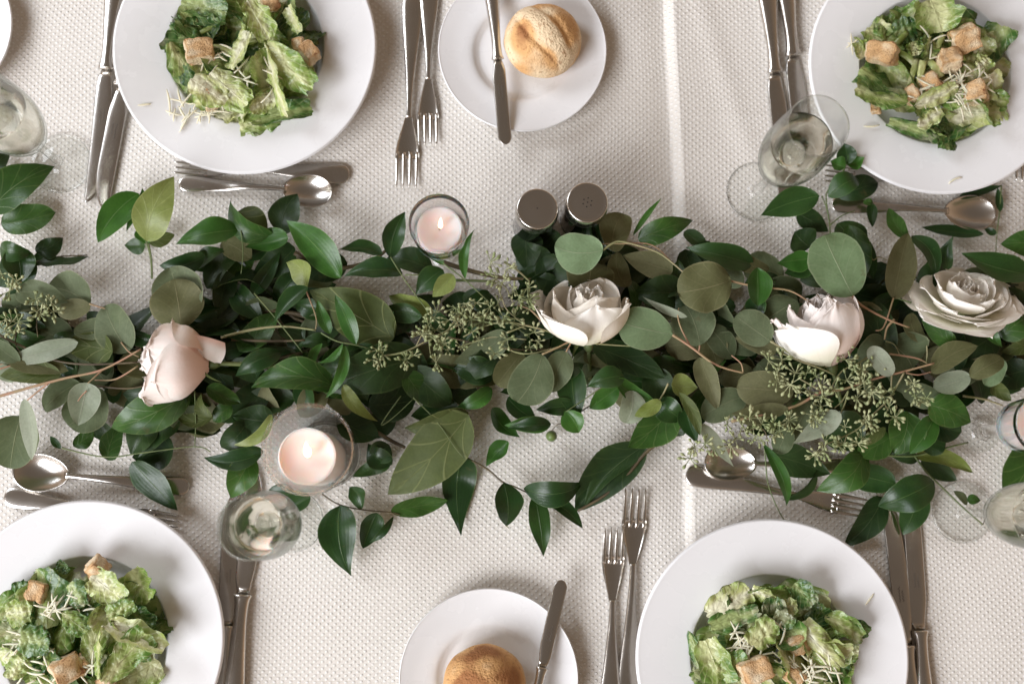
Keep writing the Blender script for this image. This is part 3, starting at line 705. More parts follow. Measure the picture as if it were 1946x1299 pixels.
salad('TR', 'caesar salad on the upper right plate with an orange crouton at its centre', 23, 1768, 140, 146, 138,
      [(1770, 0, 1790, 60, 90, 1, .045, .2, .8), (1625, 170, 1720, 195, 52, 1, .046, -.3, .5), (1690, 230, 1800, 265, 34, 0, .030, .4, .4), (1740, 200, 1820, 165, 44, 2, .052, .2, .5), (1800, 210, 1900, 215, 62, 2, .036, .1, .6), (1850, 100, 1890, 70, 48, 2, .036, .3, .5),
       (1850, 180, 1915, 195, 36, 1, .034, .2, .5), (1700, 65, 1740, 50, 50, 0, .04, .2, .6), (1740, 105, 1735, 80, 36, 1, .052, .1, .5), (1745, 240, 1790, 210, 34, 2, .045, .2, .4), (1640, 110, 1630, 80, 34, 2, .034, .2, .8), (1860, 130, 1880, 110, 40, 2, .046, .3, .6)],
      [(1678, 102, 52, -20, 'flat herbed crouton at the left of the upper right salad'), (1803, 115, 46, 10, 'orange-brown crouton at the centre of the upper right salad'), (1834, 75, 46, 25, 'rough pale crouton at the upper right of the upper right salad'), (1733, 182, 30, 30, 'small crouton under cheese left of centre in the upper right salad'), (1850, 178, 42, 10, 'pale crouton under cheese at the right of the upper right salad'), (1768, 158, 38, 35, 'crouton buried in shavings in the middle of the upper right salad'), (1664, 207, 18, 0, 'tiny dark red-brown crumb at the lower left of the upper right salad')],
      [(1790, 160, 40, 20), (1840, 150, 40, 18), (1830, 195, 20, 8), (1760, 180, 30, 6), (1815, 340, 3, 1), (1622, 85, 14, 3), (1660, 240, 8, 1), (1780, 90, 40, 5)], (.22, .42, .36))
salad('BL', 'caesar salad on the lower left plate, dark romaine and two cube croutons at its top', 37, 150, 1205, 152, 140,
      [(200, 1290, 280, 1200, 70, 1, .050, .35, .9), (190, 1190, 185, 1285, 34, 2, .056, 1.0, .4), (205, 1185, 312, 1235, 50, 2, .050, -.5, .6), (250, 1085, 285, 1140, 70, 1, .040, .3, 1), (175, 1095, 235, 1140, 58, 2, .052, .15, .1), (20, 1135, 60, 1120, 60, 0, .032, .2, .8),
       (130, 1110, 160, 1150, 56, 0, .050, .2, 1), (40, 1210, 95, 1225, 70, 0, .052, .1, 1.0), (10, 1165, 60, 1160, 50, 2, .046, .1, .8), (205, 1170, 255, 1145, 42, 1, .052, .3, .5), (110, 1065, 130, 1085, 26, 0, .04, .3, .6), (120, 1165, 165, 1200, 50, 1, .052, -.2, .7), (250, 1160, 290, 1190, 50, 0, .04, .1, .7), (20, 1290, 40, 1250, 50, 2, .048, .1, .7)],
      [(72, 1124, 40, 75, 'tall browned crouton at the upper left of the lower left salad'), (185, 1080, 40, 35, 'browned crouton against the plate wall at the top of the lower left salad'), (128, 1270, 52, 30, 'large orange crouton at the bottom edge of the lower left salad'), (155, 1262, 36, 60, 'crouton under cheese shavings beside the large orange one'), (200, 1298, 34, 10, 'crouton corner cut off by the bottom edge in the lower left salad')],
      [(100, 1155, 22, 12), (20, 1215, 40, 18), (80, 1265, 50, 14), (160, 1270, 24, 6), (150, 1150, 40, 4)], (.5, .33, .17))
salad('BR', 'caesar salad on the lower right plate, pale ruffled leaf at its upper left', 53, 1470, 1235, 152, 138,
      [(1345, 1170, 1425, 1125, 62, 2, .046, .2, .6), (1350, 1190, 1440, 1160, 48, 0, .046, -.2, .8), (1510, 1110, 1545, 1150, 52, 0, .044, .2, .7), (1310, 1200, 1330, 1270, 30, 0, .034, .5, .5), (1340, 1215, 1375, 1299, 60, 1, .046, .2, .9), (1430, 1225, 1470, 1180, 62, 1, .054, .1, .7),
       (1520, 1190, 1600, 1270, 60, 2, .050, .2, .6), (1570, 1170, 1640, 1210, 52, 1, .040, -.2, .6), (1600, 1180, 1652, 1200, 40, 0, .032, .1, .5), (1470, 1170, 1510, 1185, 44, 0, .050, .4, .8), (1430, 1120, 1475, 1140, 30, 2, .046, .5, .3), (1480, 1155, 1515, 1150, 42, 2, .046, .1, .4), (1360, 1270, 1420, 1260, 60, 1, .048, .1, .8), (1570, 1230, 1630, 1240, 44, 1, .036, .1, .6)],
      [(1434, 1272, 56, 20, 'large speckled golden crouton at the lower middle of the lower right salad'), (1513, 1222, 40, 30, 'rough crouton with a charred red corner in the lower right salad'), (1508, 1282, 40, 50, 'cheese-covered crouton near the bottom edge of the lower right salad')],
      [(1425, 1210, 34, 16), (1520, 1270, 40, 22), (1560, 1270, 40, 8), (1440, 1260, 36, 10), (1480, 1200, 40, 6), (1655, 1136, 5, 1)], (.36, .42, .22))
# ------------------------------------------------------------------ greenery
PROF = {'E': (.5, .46), 'S': (.62, 1.0), 'L': (.52, .8), 'N': (.8, 1.15)}
def prof(k, u, ka=1, kb=1):
    a, b = PROF[k]; a *= ka; b *= kb; m = a/(a+b)
    return (max(0, u)**a)*(max(0, 1-u)**b)/((m**a)*((1-m)**b))
NAMES = {'E': 'eucalyptus_leaf', 'e': 'eucalyptus_leaf', 'O': 'eucalyptus_leaf', 'W': 'eucalyptus_leaf', 'S': 'smilax_leaf', 's': 'smilax_leaf', 'G': 'lemon_leaf', 'D': 'lemon_leaf', 'U': 'lemon_leaf', 'Y': 'lemon_leaf'}
RL = random.Random(99)
def leaf(parent, k, bx, by, tx, ty, wpx, zb=30, zt=None, roll=None, arch=None, fold=None, bend=None, shape=None, nu=14, nv=8, wave=None):
    if zt is None: zt = zb-RL.uniform(0, 5)
    zb, zt = zb/1000, zt/1000
    B, T = P(bx, by, zb), P(tx, ty, zt); X = T-B; L = X.length; X.normalize()
    if k in 'EeOW': sh = 'E' if wpx > .55*sqrt((bx-tx)**2+(by-ty)**2) else 'L'; dr, da, df = .18, .08, .13
    elif k in 'Ss': sh = 'S'; dr, da, df = .34, .13, .32
    else: sh = 'L'; dr, da, df = .24, .11, .24
    if shape: sh = shape
    roll = RL.gauss(0, dr) if roll is None else roll
    arch = RL.gauss(da*.6, da) if arch is None else arch
    fold = abs(RL.gauss(df, .08)) if fold is None else fold
    bend = RL.gauss(0, .05) if bend is None else bend
    wave = RL.uniform(.5, 2.2) if wave is None else wave
    Wd = wpx*SC(bx, by, zb)
    N0 = (Vector((0, 0, 1))-X*X.z).normalized(); Y0 = N0.cross(X)
    N = N0*cos(roll)+Y0*sin(roll); Y = N.cross(X)
    off = Vector((RL.uniform(0, 90), RL.uniform(0, 90), 0)); p1 = RL.uniform(0, 6); p2 = RL.uniform(0, 6)
    m = MB(); asym = RL.uniform(-.06, .06)
    tipc = RL.uniform(-.5, .6); ka, kb = RL.uniform(.85, 1.25), RL.uniform(.82, 1.25); irr = RL.uniform(.03, .09)
    def fn(i, v):
        u = .5-.5*cos(pi*(i*.985+.0075)) if sh == 'E' else (i**1.25 if i < .5 else i**1.25)
        u = min(1, max(0, u)); s = 2*v-1
        pr = prof(sh, min(.9995, max(.0008, u)), ka, kb)
        if 0 < i < 1: pr *= 1+irr*noise.noise(off+Vector((u*5, s*1.5, 0)))
        y = s*Wd*.5*pr*(1+asym*s)
        n = fold*abs(s)**1.3*Wd*.5*pr+arch*L*4*u*(1-u)-.25*tipc*L*da*2*u**3
        n += wave*(.035*Wd*pr*abs(s)*(sin(u*9+p1+(1.6 if s > 0 else 0)))+.03*Wd*noise.noise(off+Vector((u*2.6, s*1.2, 3))))
        y += bend*L*4*u*(1-u)
        q = B+X*(u*L)+Y*y+N*n
        if q.z < .0035: q.z = .0035+(.0035-q.z)*.05
        return q
    m.grid(fn, nu, nv)
    nm = NAMES[k]
    return m.build(nm, LM[k], parent)
def stem(parent, pts, r=1.6, mat=None, z=28, name='stem', taper=.6, seg=6):
    zz = z if hasattr(z, '__len__') else [z]*len(pts)
    q = smooth_path([P(x, y, (zz[min(i, len(zz)-1)])/1000) for i, (x, y) in enumerate(pts)], 5); s = SC(pts[0][0], pts[0][1], .03)
    m = MB(); n = len(q); rr = [r*s*(1+(taper-1)*i/(n-1))*(1+.12*noise.noise(Vector((i*.9, r, pts[0][0])))) for i in range(n)]
    for p_ in q: p_.z = max(p_.z, .0035)
    m.tube(q, rr, seg); return m.build(name, mat or ST_TAN, parent)
def sprig(name, px, py, label, cat='greenery', group='greenery laid along the table'):
    c = P(px, py, 0); c.z = .002
    return empty(name, c, label, cat, group)
seedm = []
def seed_tpl(sd):
    R = random.Random(sd); m = MB(); n = R.randint(7, 10)
    m.tube([(0, 0, 0), (.0035, 0, .001)], .00045, 5)
    for k in range(n):
        a = R.uniform(0, 2*pi) if k else 0; el = R.uniform(.0, .9); L = R.uniform(.0045, .0085)
        d = Vector((cos(a)*cos(el), sin(a)*cos(el), sin(el)*.7)); p0 = Vector((.0035, 0, .001)); p1 = p0+d*L
        m.tube([p0, p1], .00036, 5, caps=False)
        b = R.uniform(.0036, .0052); r_ = R.uniform(.0011, .0016)
        m.tube([p1-d*.0008, p1+d*b*.2, p1+d*b*.5, p1+d*b*.78, p1+d*b*.95, p1+d*b*1.12], [.0003, r_*.6, r_, r_*.95, r_*.5, .0001], 7)
    return m.mesh('seed_cluster', SEED)
for k in range(7): seedm.append(seed_tpl(k+3))
def seeds(parent, pts, z=40):
    for i, (x, y) in enumerate(pts):
        if len(pts) > 20 and i % 5 == 3: continue
        q = P(x, y, (z+RL.uniform(-3, 5))/1000)-ORG[parent.name]; o = obj('seed_cluster', RL.choice(seedm), parent, q)
        o.rotation_euler = (RL.uniform(-.4, .4), RL.uniform(-.4, .4), RL.uniform(0, 6.3)); k = RL.uniform(.72, 1.08); o.scale = (k, k, k)
def rows(parent, txt):
    for ln in txt.strip().splitlines():
        ln = ln.split('#')[0].strip()
        if not ln: continue
        for it in ln.split(';'):
            a = it.split()
            if not a: continue
            if a[0] == 'st':      # st mat r z x,y x,y ...
                mt = {'t': ST_TAN, 'g': ST_GRN, 'b': ST_BRN, 'p': ST_PALE}[a[1]]
                z = [float(q) for q in a[3].split(',')]
                pts = [tuple(float(c_) for c_ in q.split(',')) for q in a[4:]]
                if len(z) == 2: z = [z[0]+(z[1]-z[0])*i/(len(pts)-1) for i in range(len(pts))]
                stem(parent, pts, float(a[2]), mt, z if len(z) > 1 else z[0]); continue
            v = []; kw = {}
            for q in a[1:]:
                if '=' in q:
                    kk, vv = q.split('='); kw[{'r': 'roll', 'a': 'arch', 'f': 'fold', 'b': 'bend', 's': 'shape', 'w': 'wave', 'zt': 'zt'}[kk]] = vv if kk == 's' else float(vv)
                else: v.append(float(q))
            leaf(parent, a[0], *v[:5], zb=v[5] if len(v) > 5 else 35, **kw)
# ---- garland body
g = sprig('garland', 950, 680, 'long leafy garland of eucalyptus, lemon leaf and smilax running across the middle of the table', 'garland', None)
UP = [(-40, 540), (60, 560), (120, 640), (200, 620), (300, 560), (400, 470), (540, 450), (650, 530), (760, 560), (850, 590), (960, 590), (1040, 500), (1120, 460), (1250, 475), (1400, 510), (1500, 490), (1600, 470), (1700, 500), (1800, 520), (1990, 500)]
LO = [(-40, 720), (80, 700), (200, 740), (300, 810), (400, 830), (500, 780), (640, 790), (760, 820), (850, 760), (920, 715), (1000, 690), (1100, 710), (1180, 770), (1300, 820), (1400, 800), (1500, 850), (1620, 850), (1700, 830), (1800, 780), (1880, 740), (1990, 720)]
def lerp(tab, x):
    for (a, b), (c, d) in zip(tab, tab[1:]):
        if a <= x <= c: return b+(d-b)*(x-a)/(c-a)
    return tab[-1][1]
RF = random.Random(5)
for i in range(9):                                  # thick base stems inside the garland
    t = RF.uniform(.3, .7); x0 = RF.uniform(-60, 1500); pts = []
    for k in range(5):
        x = x0+k*RF.uniform(90, 150); pts.append((x, lerp(UP, min(1980, x))*(1-t)+lerp(LO, min(1980, x))*t+RF.uniform(-18, 18)))
    stem(g, pts, RF.uniform(2.6, 4.5), ST_BRN, 9+RF.random()*8, taper=.8)
for i in range(500):
    x = RF.uniform(-50, 2000); t = RF.betavariate(1.6, 1.6); u_, l_ = lerp(UP, x), lerp(LO, x); y = u_+(l_-u_)*t
    if 640 < x < 1000 and t > .25 and t < .4 and RF.random() < .3: continue
    lay = RF.random(); z = 6+24*lay*(1-abs(2*t-1)*.5); a = RF.uniform(0, 2*pi)
    k = RF.choices('DSGOE', [24, 34, 11, 15, 16])[0]
    L = {'D': 95, 'S': 66, 'G': 78, 'O': 70, 'E': 66}[k]*RF.uniform(.9, 1.35); wd = L*{'D': .52, 'S': .5, 'G': .5, 'O': .8, 'E': .85}[k]*RF.uniform(.85, 1.1)
    a = a if RF.random() < .4 else RF.choice([0, pi])+RF.gauss(0, .6)
    bx, by = x-L/2*cos(a), y-L/2*sin(a); tx, ty = x+L/2*cos(a), y+L/2*sin(a)
    if min(by, ty) < u_-22 or max(by, ty) > l_+22: continue
    leaf(g, k, bx, by, tx, ty, wd, z, max(4, z+RF.uniform(-9, 5)), roll=RF.gauss(0, .4), nu=10, nv=6)
rows(g, '''
L0 0 0 0 0 0
'''.replace('L0 0 0 0 0 0', ''))
rows(g, '''
G 450 440 452 535 60 22 r=.2; S 390 485 302 505 40 26; s 452 437 335 466 56 36 r=-.25 f=.35; E 360 605 322 508 100 38 r=.1; O 345 622 330 530 104 46 f=.04 r=0 a=.02
D 300 560 380 600 70 18; D 470 640 330 600 80 14; D 400 620 470 560 70 18; S 480 560 535 475 32 30; D 560 470 480 520 60 20
G 520 450 437 381 48 30 b=.1; U 452 402 508 455 62 32 f=.1; s 548 452 465 470 50 38 r=-.3 b=-.05; s 648 528 545 419 62 36 a=.1 b=-.06; D 535 445 565 368 62 14; D 660 500 560 510 62 18
Y 582 553 545 498 52 34 r=.7 b=-.28 f=.25; U 748 643 588 552 98 38 f=.06 a=.05 r=.1; S 585 545 522 613 38 46 r=-.3; s 627 634 603 570 24 48; s 677 654 637 560 34 50 r=.2; S 682 655 727 664 16 46; s 652 652 600 690 14 48 b=.15 s=N; s 655 655 618 757 22 46 b=.12 s=N; s 612 652 600 712 18 42 b=-.2 s=N
S 727 482 644 475 35 34 b=-.08; S 742 490 770 402 42 40 b=.08; D 822 515 735 490 50 24; S 765 520 654 525 46 40 r=-.4; S 842 512 790 560 46 42; Y 862 522 822 564 36 48 r=.2; s 884 530 902 434 20 50 b=.1 s=N; s 845 503 811 485 13 46 s=N
Y 820 590 738 562 42 28 r=.4; S 802 600 711 592 40 36; D 905 590 840 575 60 20; S 930 555 880 575 34 26; D 880 560 960 600 40 14
D 700 668 612 697 44 30; D 800 680 612 742 92 32 f=.1; G 642 738 477 735 66 40 b=-.08 r=-.3; S 535 668 447 715 40 36 b=-.1; Y 652 731 718 800 27 46 b=-.12 f=.35 s=S
D 460 700 390 690 50 22; G 393 735 458 766 40 40 r=.5; D 350 748 300 802 56 34; G 362 745 210 812 84 30 r=-.1; U 405 790 335 790 30 40; U 402 792 382 748 26 42 r=.4; G 440 770 405 800 34 36; D 335 790 262 868 74 24; D 290 800 250 865 60 20; G 205 874 231 806 42 18 b=.1; D 160 800 230 840 40 12
S 500 858 386 868 44 30 b=.15; D 470 800 420 850 50 24; D 520 800 440 790 60 26; Y 517 788 443 845 24 44 b=.2; G 480 868 438 946 58 22; S 590 943 528 985 50 12; S 560 940 510 930 40 10
D 700 770 790 760 70 24; D 640 790 720 830 60 18; S 745 882 700 842 44 16; S 740 845 705 872 48 20; G 742 880 670 905 30 12; D 780 700 858 768 66 30; G 770 705 815 765 50 36 r=.4; U 890 785 768 812 58 34; S 870 770 780 790 50 24; D 730 700 690 760 60 22
U 890 788 738 938 108 44 zt=14 f=.07 a=.04 r=.05 b=.04; D 960 660 870 720 50 24; S 940 715 860 700 56 30; s 935 738 865 775 34 36; 
W 148 650 -6 690 40 46; E 30 556 132 575 50 40; E 172 578 92 545 78 34 r=.2; O 172 580 110 596 40 38; E 245 668 200 580 78 36 r=.2; E 140 630 219 618 44 42; U 214 668 118 654 60 46 f=.04 r=0; E 60 620 140 655 70 24; E 100 640 30 620 70 20
O 17 688 130 704 46 48; U 116 712 0 714 46 44; E 38 688 -15 645 34 46; E 152 728 84 778 58 30; E 198 742 130 808 86 34 f=.08; W 167 727 148 808 60 46 f=.25 r=.2 s=L; E 40 790 20 890 96 26; W 46 758 60 874 36 48 f=.2 s=L b=.05; W -20 700 30 720 30 30; G 140 848 178 820 32 24; S 116 852 95 828 14 26 s=N; D 330 850 250 868 70 20; D 1000 440 1005 520 60 10; D 985 470 1060 520 70 8; D 1060 440 1010 500 60 12; D 1120 440 1060 520 70 14; S 1130 430 1160 500 60 10
D 60 480 0 545 76 26; S 30 470 40 540 60 30; S 0 470 62 481 40 34
D 800 620 900 640 60 18; D 1080 560 1000 600 60 16; D 1010 500 1070 570 80 12; O 1110 562 1118 496 92 30; O 1192 545 1172 480 44 32; O 1166 478 1186 406 62 38 r=-.2; O 1278 516 1183 485 52 40 f=.2; G 1213 456 1318 418 46 30; s 1203 448 1257 376 12 34 s=N; D 1230 520 1150 500 60 20; D 1300 560 1200 560 70 24
e 1146 475 1054 468 80 62 f=.05 r=0 a=.03; E 1412 540 1352 505 48 36; O 1389 532 1288 556 98 54 f=.05 r=0; E 1330 656 1302 580 84 42 r=.1; e 1278 636 1176 612 82 56 f=.05 r=0; W 1306 602 1221 563 17 54 r=.6 s=S; E 1464 648 1398 600 66 54 f=.06 r=0; O 1476 668 1396 642 42 48; E 1392 680 1345 620 52 36; E 1358 640 1436 672 40 34
S 1432 502 1303 470 52 32 b=.06; O 1462 512 1362 468 40 28 b=.16; D 1360 470 1300 500 40 18; D 1300 440 1345 480 30 16; s 1439 508 1440 582 52 56 r=.2; S 1440 560 1435 610 40 46; E 1515 572 1436 622 66 44; s 1542 492 1476 500 42 44 r=.4; S 1545 500 1490 520 40 40
e 1620 562 1566 447 106 64 f=.05 r=.05; S 1592 424 1655 505 66 30 r=.3; S 1600 440 1660 530 60 24; D 1540 470 1510 440 60 18; G 1612 428 1640 530 50 38; O 1698 568 1727 442 68 42 f=.2; G 1722 452 1688 396 32 36; S 1733 448 1778 530 38 34 b=.1; S 1802 512 1812 448 30 36 r=.6 b=.15; D 1790 500 1740 540 50 22; S 1870 445 1752 430 26 14
S 1965 522 1828 480 58 42 r=-.2 b=.08; G 1990 470 1901 464 52 34; D 1930 560 1860 620 70 30; D 1950 590 1850 560 70 24; G 1900 640 1960 600 60 34; s 1875 610 1905 660 22 40 b=-.1; D 1890 640 1810 700 70 28; D 1960 700 1880 720 60 26; U 1960 650 1902 668 28 36
E 1685 645 1735 700 100 38 r=.1; E 1688 648 1640 700 90 34; E 1700 690 1690 765 100 36 f=.05; W 1695 713 1652 660 38 62 r=.1; O 1760 650 1728 596 40 44; G 1816 660 1750 604 36 42; O 1770 708 1858 657 46 54 r=.2 b=.1; O 1843 716 1906 680 42 52 r=.3; e 1906 682 1872 732 42 46; W 1844 714 1774 735 44 50 r=-.2; U 1884 732 1922 762 28 40; E 1792 762 1712 735 46 42
E 1440 690 1490 740 80 30; O 1508 742 1400 735 72 50 f=.06; O 1498 776 1388 786 30 58 f=.1 s=S; E 1416 752 1334 792 60 44; O 1328 680 1364 778 42 46 f=.35; E 1540 760 1500 830 60 36; D 1560 800 1640 850 80 26; D 1480 720 1560 700 60 26; E 1500 812 1478 862 42 44; W 1598 785 1506 843 42 66 f=.05 s=S
D 1127 658 1264 718 56 50 f=.1; O 1162 690 1110 672 42 34; S 1186 714 1114 736 46 50 r=-.3; s 1172 722 1242 758 34 54 r=.25 f=.35; s 1176 735 1120 776 40 46; W 1202 742 1190 804 52 48 r=.2; Y 1276 730 1326 736 46 48 r=.1; G 1283 770 1194 850 74 44; Y 1256 762 1206 790 28 54; S 1302 770 1325 842 42 50 r=-.2; U 1290 745 1331 828 24 56 b=.06 s=S; S 1250 760 1300 800 50 38; D 1230 700 1280 760 60 32
E 963 632 862 690 54 54 zt=44 f=.06; E 1030 673 983 764 84 58 f=.05 r=0; E 1076 668 1040 744 56 50; O 992 670 944 732 54 44 r=.3; S 1086 694 1098 800 58 40 r=-.2; S 1060 720 1110 690 30 44; S 965 755 1020 796 44 34 r=.3; S 1094 770 1018 778 34 38; s 1074 780 1100 822 44 42; s 1047 805 958 808 34 40 f=.3; S 1047 806 965 812 30 44; s 935 775 988 830 42 32; s 966 838 924 886 38 26; S 1010 730 950 745 40 28
W 1332 805 1394 886 28 40 zt=22 s=S f=.15; s 1450 842 1496 962 26 36 zt=20 s=N; S 1552 893 1488 950 36 14; G 1642 850 1552 932 60 26; D 1462 862 1578 900 64 18; S 1702 918 1588 890 54 12 f=.1
G 1725 782 1700 864 70 38 f=.25; s 1776 790 1728 862 46 42 f=.2; G 1692 830 1628 862 54 34; U 1683 812 1634 850 18 40; D 1762 802 1828 820 54 34; G 1765 768 1846 802 66 44 a=.1; D 1700 840 1640 870 50 20; D 1750 850 1800 820 60 22; D 1650 790 1720 800 60 26
st t 3 50,50 -10,755 60,735 125,718 195,702 268,663; st t 2 46,50 195,702 178,718 167,728; st t 1.6 46,46 165,742 155,752 148,762; st t 2 48,30 92,728 70,745 50,762; st b 3 40,44 -10,632 30,652 90,680 160,692 265,688; st t 2 48,44 -5,702 35,690; st t 1.5 44,44 17,688 -10,695; st t 1.8 40,36 170,577 185,582 200,586; st t 1.6 40,40 230,650 245,668 264,678; st t 2 40,36 262,695 220,720 180,722; st b 2 38,38 182,733 240,738 280,732; st t 1.8 44,42 345,622 362,632 385,640; st p 3 40,34 420,641 480,626 540,620 600,627; st b 3 34,34 440,645 520,648 580,646
st g 1.5 40,46 282,462 288,490 290,530; st g 1.2 38,34 458,438 462,480 458,520; st g 1.4 40,40 370,742 372,800 370,850; st g 1.6 26,34 118,851 200,868 270,860 370,848 400,858; st g 1.4 40,40 770,522 850,523; st g 1.4 46,44 742,488 765,525 790,560 808,585 825,612; st g 1.5 48,44 842,500 885,533 925,570 960,605 1005,640; st b 5 22,20 838,497 900,516 960,528 1040,532; st g 3.4 26,26 860,532 930,534; st p 2.4 44,40 958,497 985,515 1007,535; st g 1.6 48,46 610,632 640,648 675,655 705,663; st t 1.5 40,40 580,548 600,600 600,625; st g 1.3 42,38 483,557 520,600 560,650 575,670
st g 1.2 44,40 785,755 830,800 865,850 880,868; st g 1.2 42,42 762,752 725,805 745,795 785,758; st b 5 14,12 670,790 700,810 740,835 770,850; st t 2.4 14,14 705,886 740,880
st p 2.2 60,52 1146,475 1165,462 1182,459 1230,472 1262,487 1310,527; st t 1.4 56,50 1140,464 1180,463 1240,466 1290,510 1318,522; st t 2.2 52,50 1385,533 1440,545 1500,552 1540,575; st t 2.6 56,50 1278,636 1312,658 1352,688 1380,700 1412,708; st t 1.6 50,50 1412,708 1408,690 1390,675; st t 1.8 52,54 1312,658 1295,625 1288,600 1290,585; st t 1.8 46,46 1330,656 1328,668; st p 2 54,48 1464,648 1520,682 1560,700 1585,712; st p 1.6 50,48 1478,668 1530,690 1575,705; st t 2.6 64,46 1620,562 1640,582 1690,608 1728,622; st t 2.6 48,46 1700,607 1686,622 1681,645; st t 1.8 44,44 1698,566 1680,620 1664,628; st p 1.4 44,42 1683,648 1700,655 1710,675; st t 2 46,46 1690,672 1740,680 1762,690
st p 1.6 44,44 1760,650 1762,670 1760,688; st t 1.6 46,48 1722,708 1745,712 1770,706; st p 2.4 30,26 1830,752 1870,758 1905,770; st p 1.4 40,40 1630,498 1650,486 1660,494 1670,488 1685,494; st g 1.8 42,40 1732,575 1700,565; st p 2 56,50 963,632 1000,618; st t 2 58,52 1030,673 1060,660 1088,645; st t 1.6 54,52 1076,668 1083,655 1090,645; st p 2 50,50 900,600 960,610 1015,622 1050,632 1095,648 1160,655 1220,658; st t 2 46,48 1005,585 1020,600 1038,620; st t 1.5 44,46 985,580 1010,590 1040,620; st b 2 30,30 850,640 920,655 1000,665 1080,660; st p 1.5 50,52 955,660 995,672 1040,665 1090,648; st g 1.2 48,46 1160,725 1120,752 1075,782; st b 1.3 42,28 1160,745 1075,800 1060,806 1048,818
st g 1.3 30,10 1453,848 1456,890 1460,920 1475,960 1492,990 1502,998; st p 2 50,46 1270,728 1262,745 1250,765; st b 5 24,20 560,480 620,510 700,498 740,470; st b 4 12,12 380,500 430,485 480,472
''')
bry = MB(); q = P(1048, 828, .014)
bry.tube([q+Vector((0, 0, z)) for z in (-.0055, -.005, -.0035, 0, .0035, .005, .0055)], [.0004, .0024, .0042, .0055, .0042, .0024, .0004], 16, nrm=Vector((1, 0, 0)))
bry.build('berry', BER, g)
# seeded eucalyptus sprigs
s1 = sprig('seeded_eucalyptus_sprig', 20, 570, 'seeded eucalyptus sprig with brownish buds at the left edge of the garland')
rows(s1, 'st b 1.6 42,44 -10,640 20,660 35,700; st b 1.6 42,42 35,620 30,655 60,690; st b 1.4 44,44 80,590 70,610 72,640')
seeds(s1, [(8, 525), (28, 530), (22, 545), (15, 560), (75, 585), (95, 595), (88, 575), (62, 575), (10, 600), (18, 615), (35, 605), (5, 630), (25, 632), (98, 580), (70, 600)], 46)
s2 = sprig('seeded_eucalyptus_sprig', 870, 620, 'seeded eucalyptus sprig in the middle of the garland, left of the white bud rose')
rows(s2, 'st p 2 50,50 730,676 770,668 810,648 850,628 900,605 940,595; st p 1.6 50,50 790,660 800,640 812,625; st p 1.4 50,50 815,648 818,672; st p 1.5 50,52 850,628 870,600 880,580; st p 1.5 50,50 880,640 920,620 960,612 1000,625; st p 1.4 50,50 945,540 955,570 965,590 1000,620; st p 1.3 48,48 940,530 960,545 975,575; st p 1.4 50,50 870,660 900,650 940,640 1000,645')
seeds(s2, [(712, 668), (705, 680), (722, 690), (735, 672), (728, 680), (768, 680), (782, 676), (772, 692), (785, 640), (795, 632), (812, 622), (822, 628), (820, 640), (812, 672), (828, 682), (835, 655), (846, 665), (850, 650), (860, 672), (838, 640), (828, 600), (838, 592), (848, 610), (840, 620), (860, 580), (868, 592), (872, 606), (880, 575), (892, 582), (888, 596), (900, 610), (885, 625), (898, 635), (905, 590), (912, 575), (918, 600), (925, 615), (930, 590), (942, 600), (945, 582), (950, 620), (958, 600), (930, 505), (940, 512), (925, 520), (948, 522), (958, 515), (952, 540), (938, 535), (975, 545), (985, 560), (998, 552), (1000, 575), (978, 570), (1008, 590), (1010, 632), (1018, 645), (1005, 655), (962, 660), (948, 672), (968, 640), (985, 605), (875, 665), (890, 655), (905, 648)], 50)
s3 = sprig('seeded_eucalyptus_sprig', 1580, 770, 'seeded eucalyptus sprig with many pale buds below the blush rose at the right')
rows(s3, 'st t 3 56,56 1390,800 1440,790 1510,772 1560,745 1600,740 1660,720 1720,705 1775,690; st p 1.8 56,58 1612,742 1606,765 1597,786; st p 1.6 56,58 1612,742 1600,762 1586,775; st p 2 58,54 1718,708 1700,740 1682,765 1650,795 1630,815 1590,835 1555,850; st p 1.8 58,60 1695,712 1694,735 1700,742; st p 1.8 52,52 1565,745 1530,725 1520,720; st p 1.8 52,52 1655,675 1630,690 1600,705 1580,735; st p 1.4 52,52 1635,688 1640,715; st p 1.4 54,54 1680,765 1688,780; st p 1.3 52,50 1625,815 1632,830; st p 1.3 52,50 1610,825 1605,840; st b 1.6 30,34 1405,820 1450,815 1460,850')
seeds(s3, [(1462, 692), (1470, 705), (1488, 690), (1500, 695), (1488, 712), (1480, 720), (1495, 728), (1508, 715), (1520, 720), (1528, 712), (1512, 740), (1530, 742), (1560, 735), (1570, 720), (1555, 712), (1600, 680), (1612, 690), (1605, 665), (1625, 662), (1640, 695), (1650, 705), (1655, 690), (1640, 718), (1628, 705), (1605, 728), (1590, 735), (1645, 730), (1660, 735), (1670, 725), (1680, 742), (1668, 750), (1650, 745), (1638, 748), (1650, 755), (1625, 750), (1560, 760), (1572, 765), (1565, 775), (1548, 770), (1550, 790), (1560, 785), (1540, 785), (1500, 790), (1510, 798), (1495, 800), (1480, 805), (1505, 815), (1470, 812), (1455, 800), (1445, 812), (1430, 805), (1440, 825), (1450, 835), (1460, 845), (1472, 830), (1485, 815), (1640, 790), (1650, 800), (1635, 805), (1648, 812), (1660, 795), (1688, 778), (1695, 790), (1682, 795), (1700, 800), (1632, 830), (1622, 838), (1605, 845), (1612, 835), (1598, 842), (1560, 850), (1570, 845), (1555, 862), (1570, 870), (1545, 858), (1585, 840), (1728, 735), (1740, 730), (1745, 745), (1732, 752), (1755, 755), (1745, 765), (1320, 842), (1330, 860), (1340, 850), (1355, 845), (1318, 870), (1380, 810), (1395, 800), (1400, 830), (1385, 840), (1410, 815), (1425, 800), (1605, 795), (1600, 810), (1540, 800)], 60)
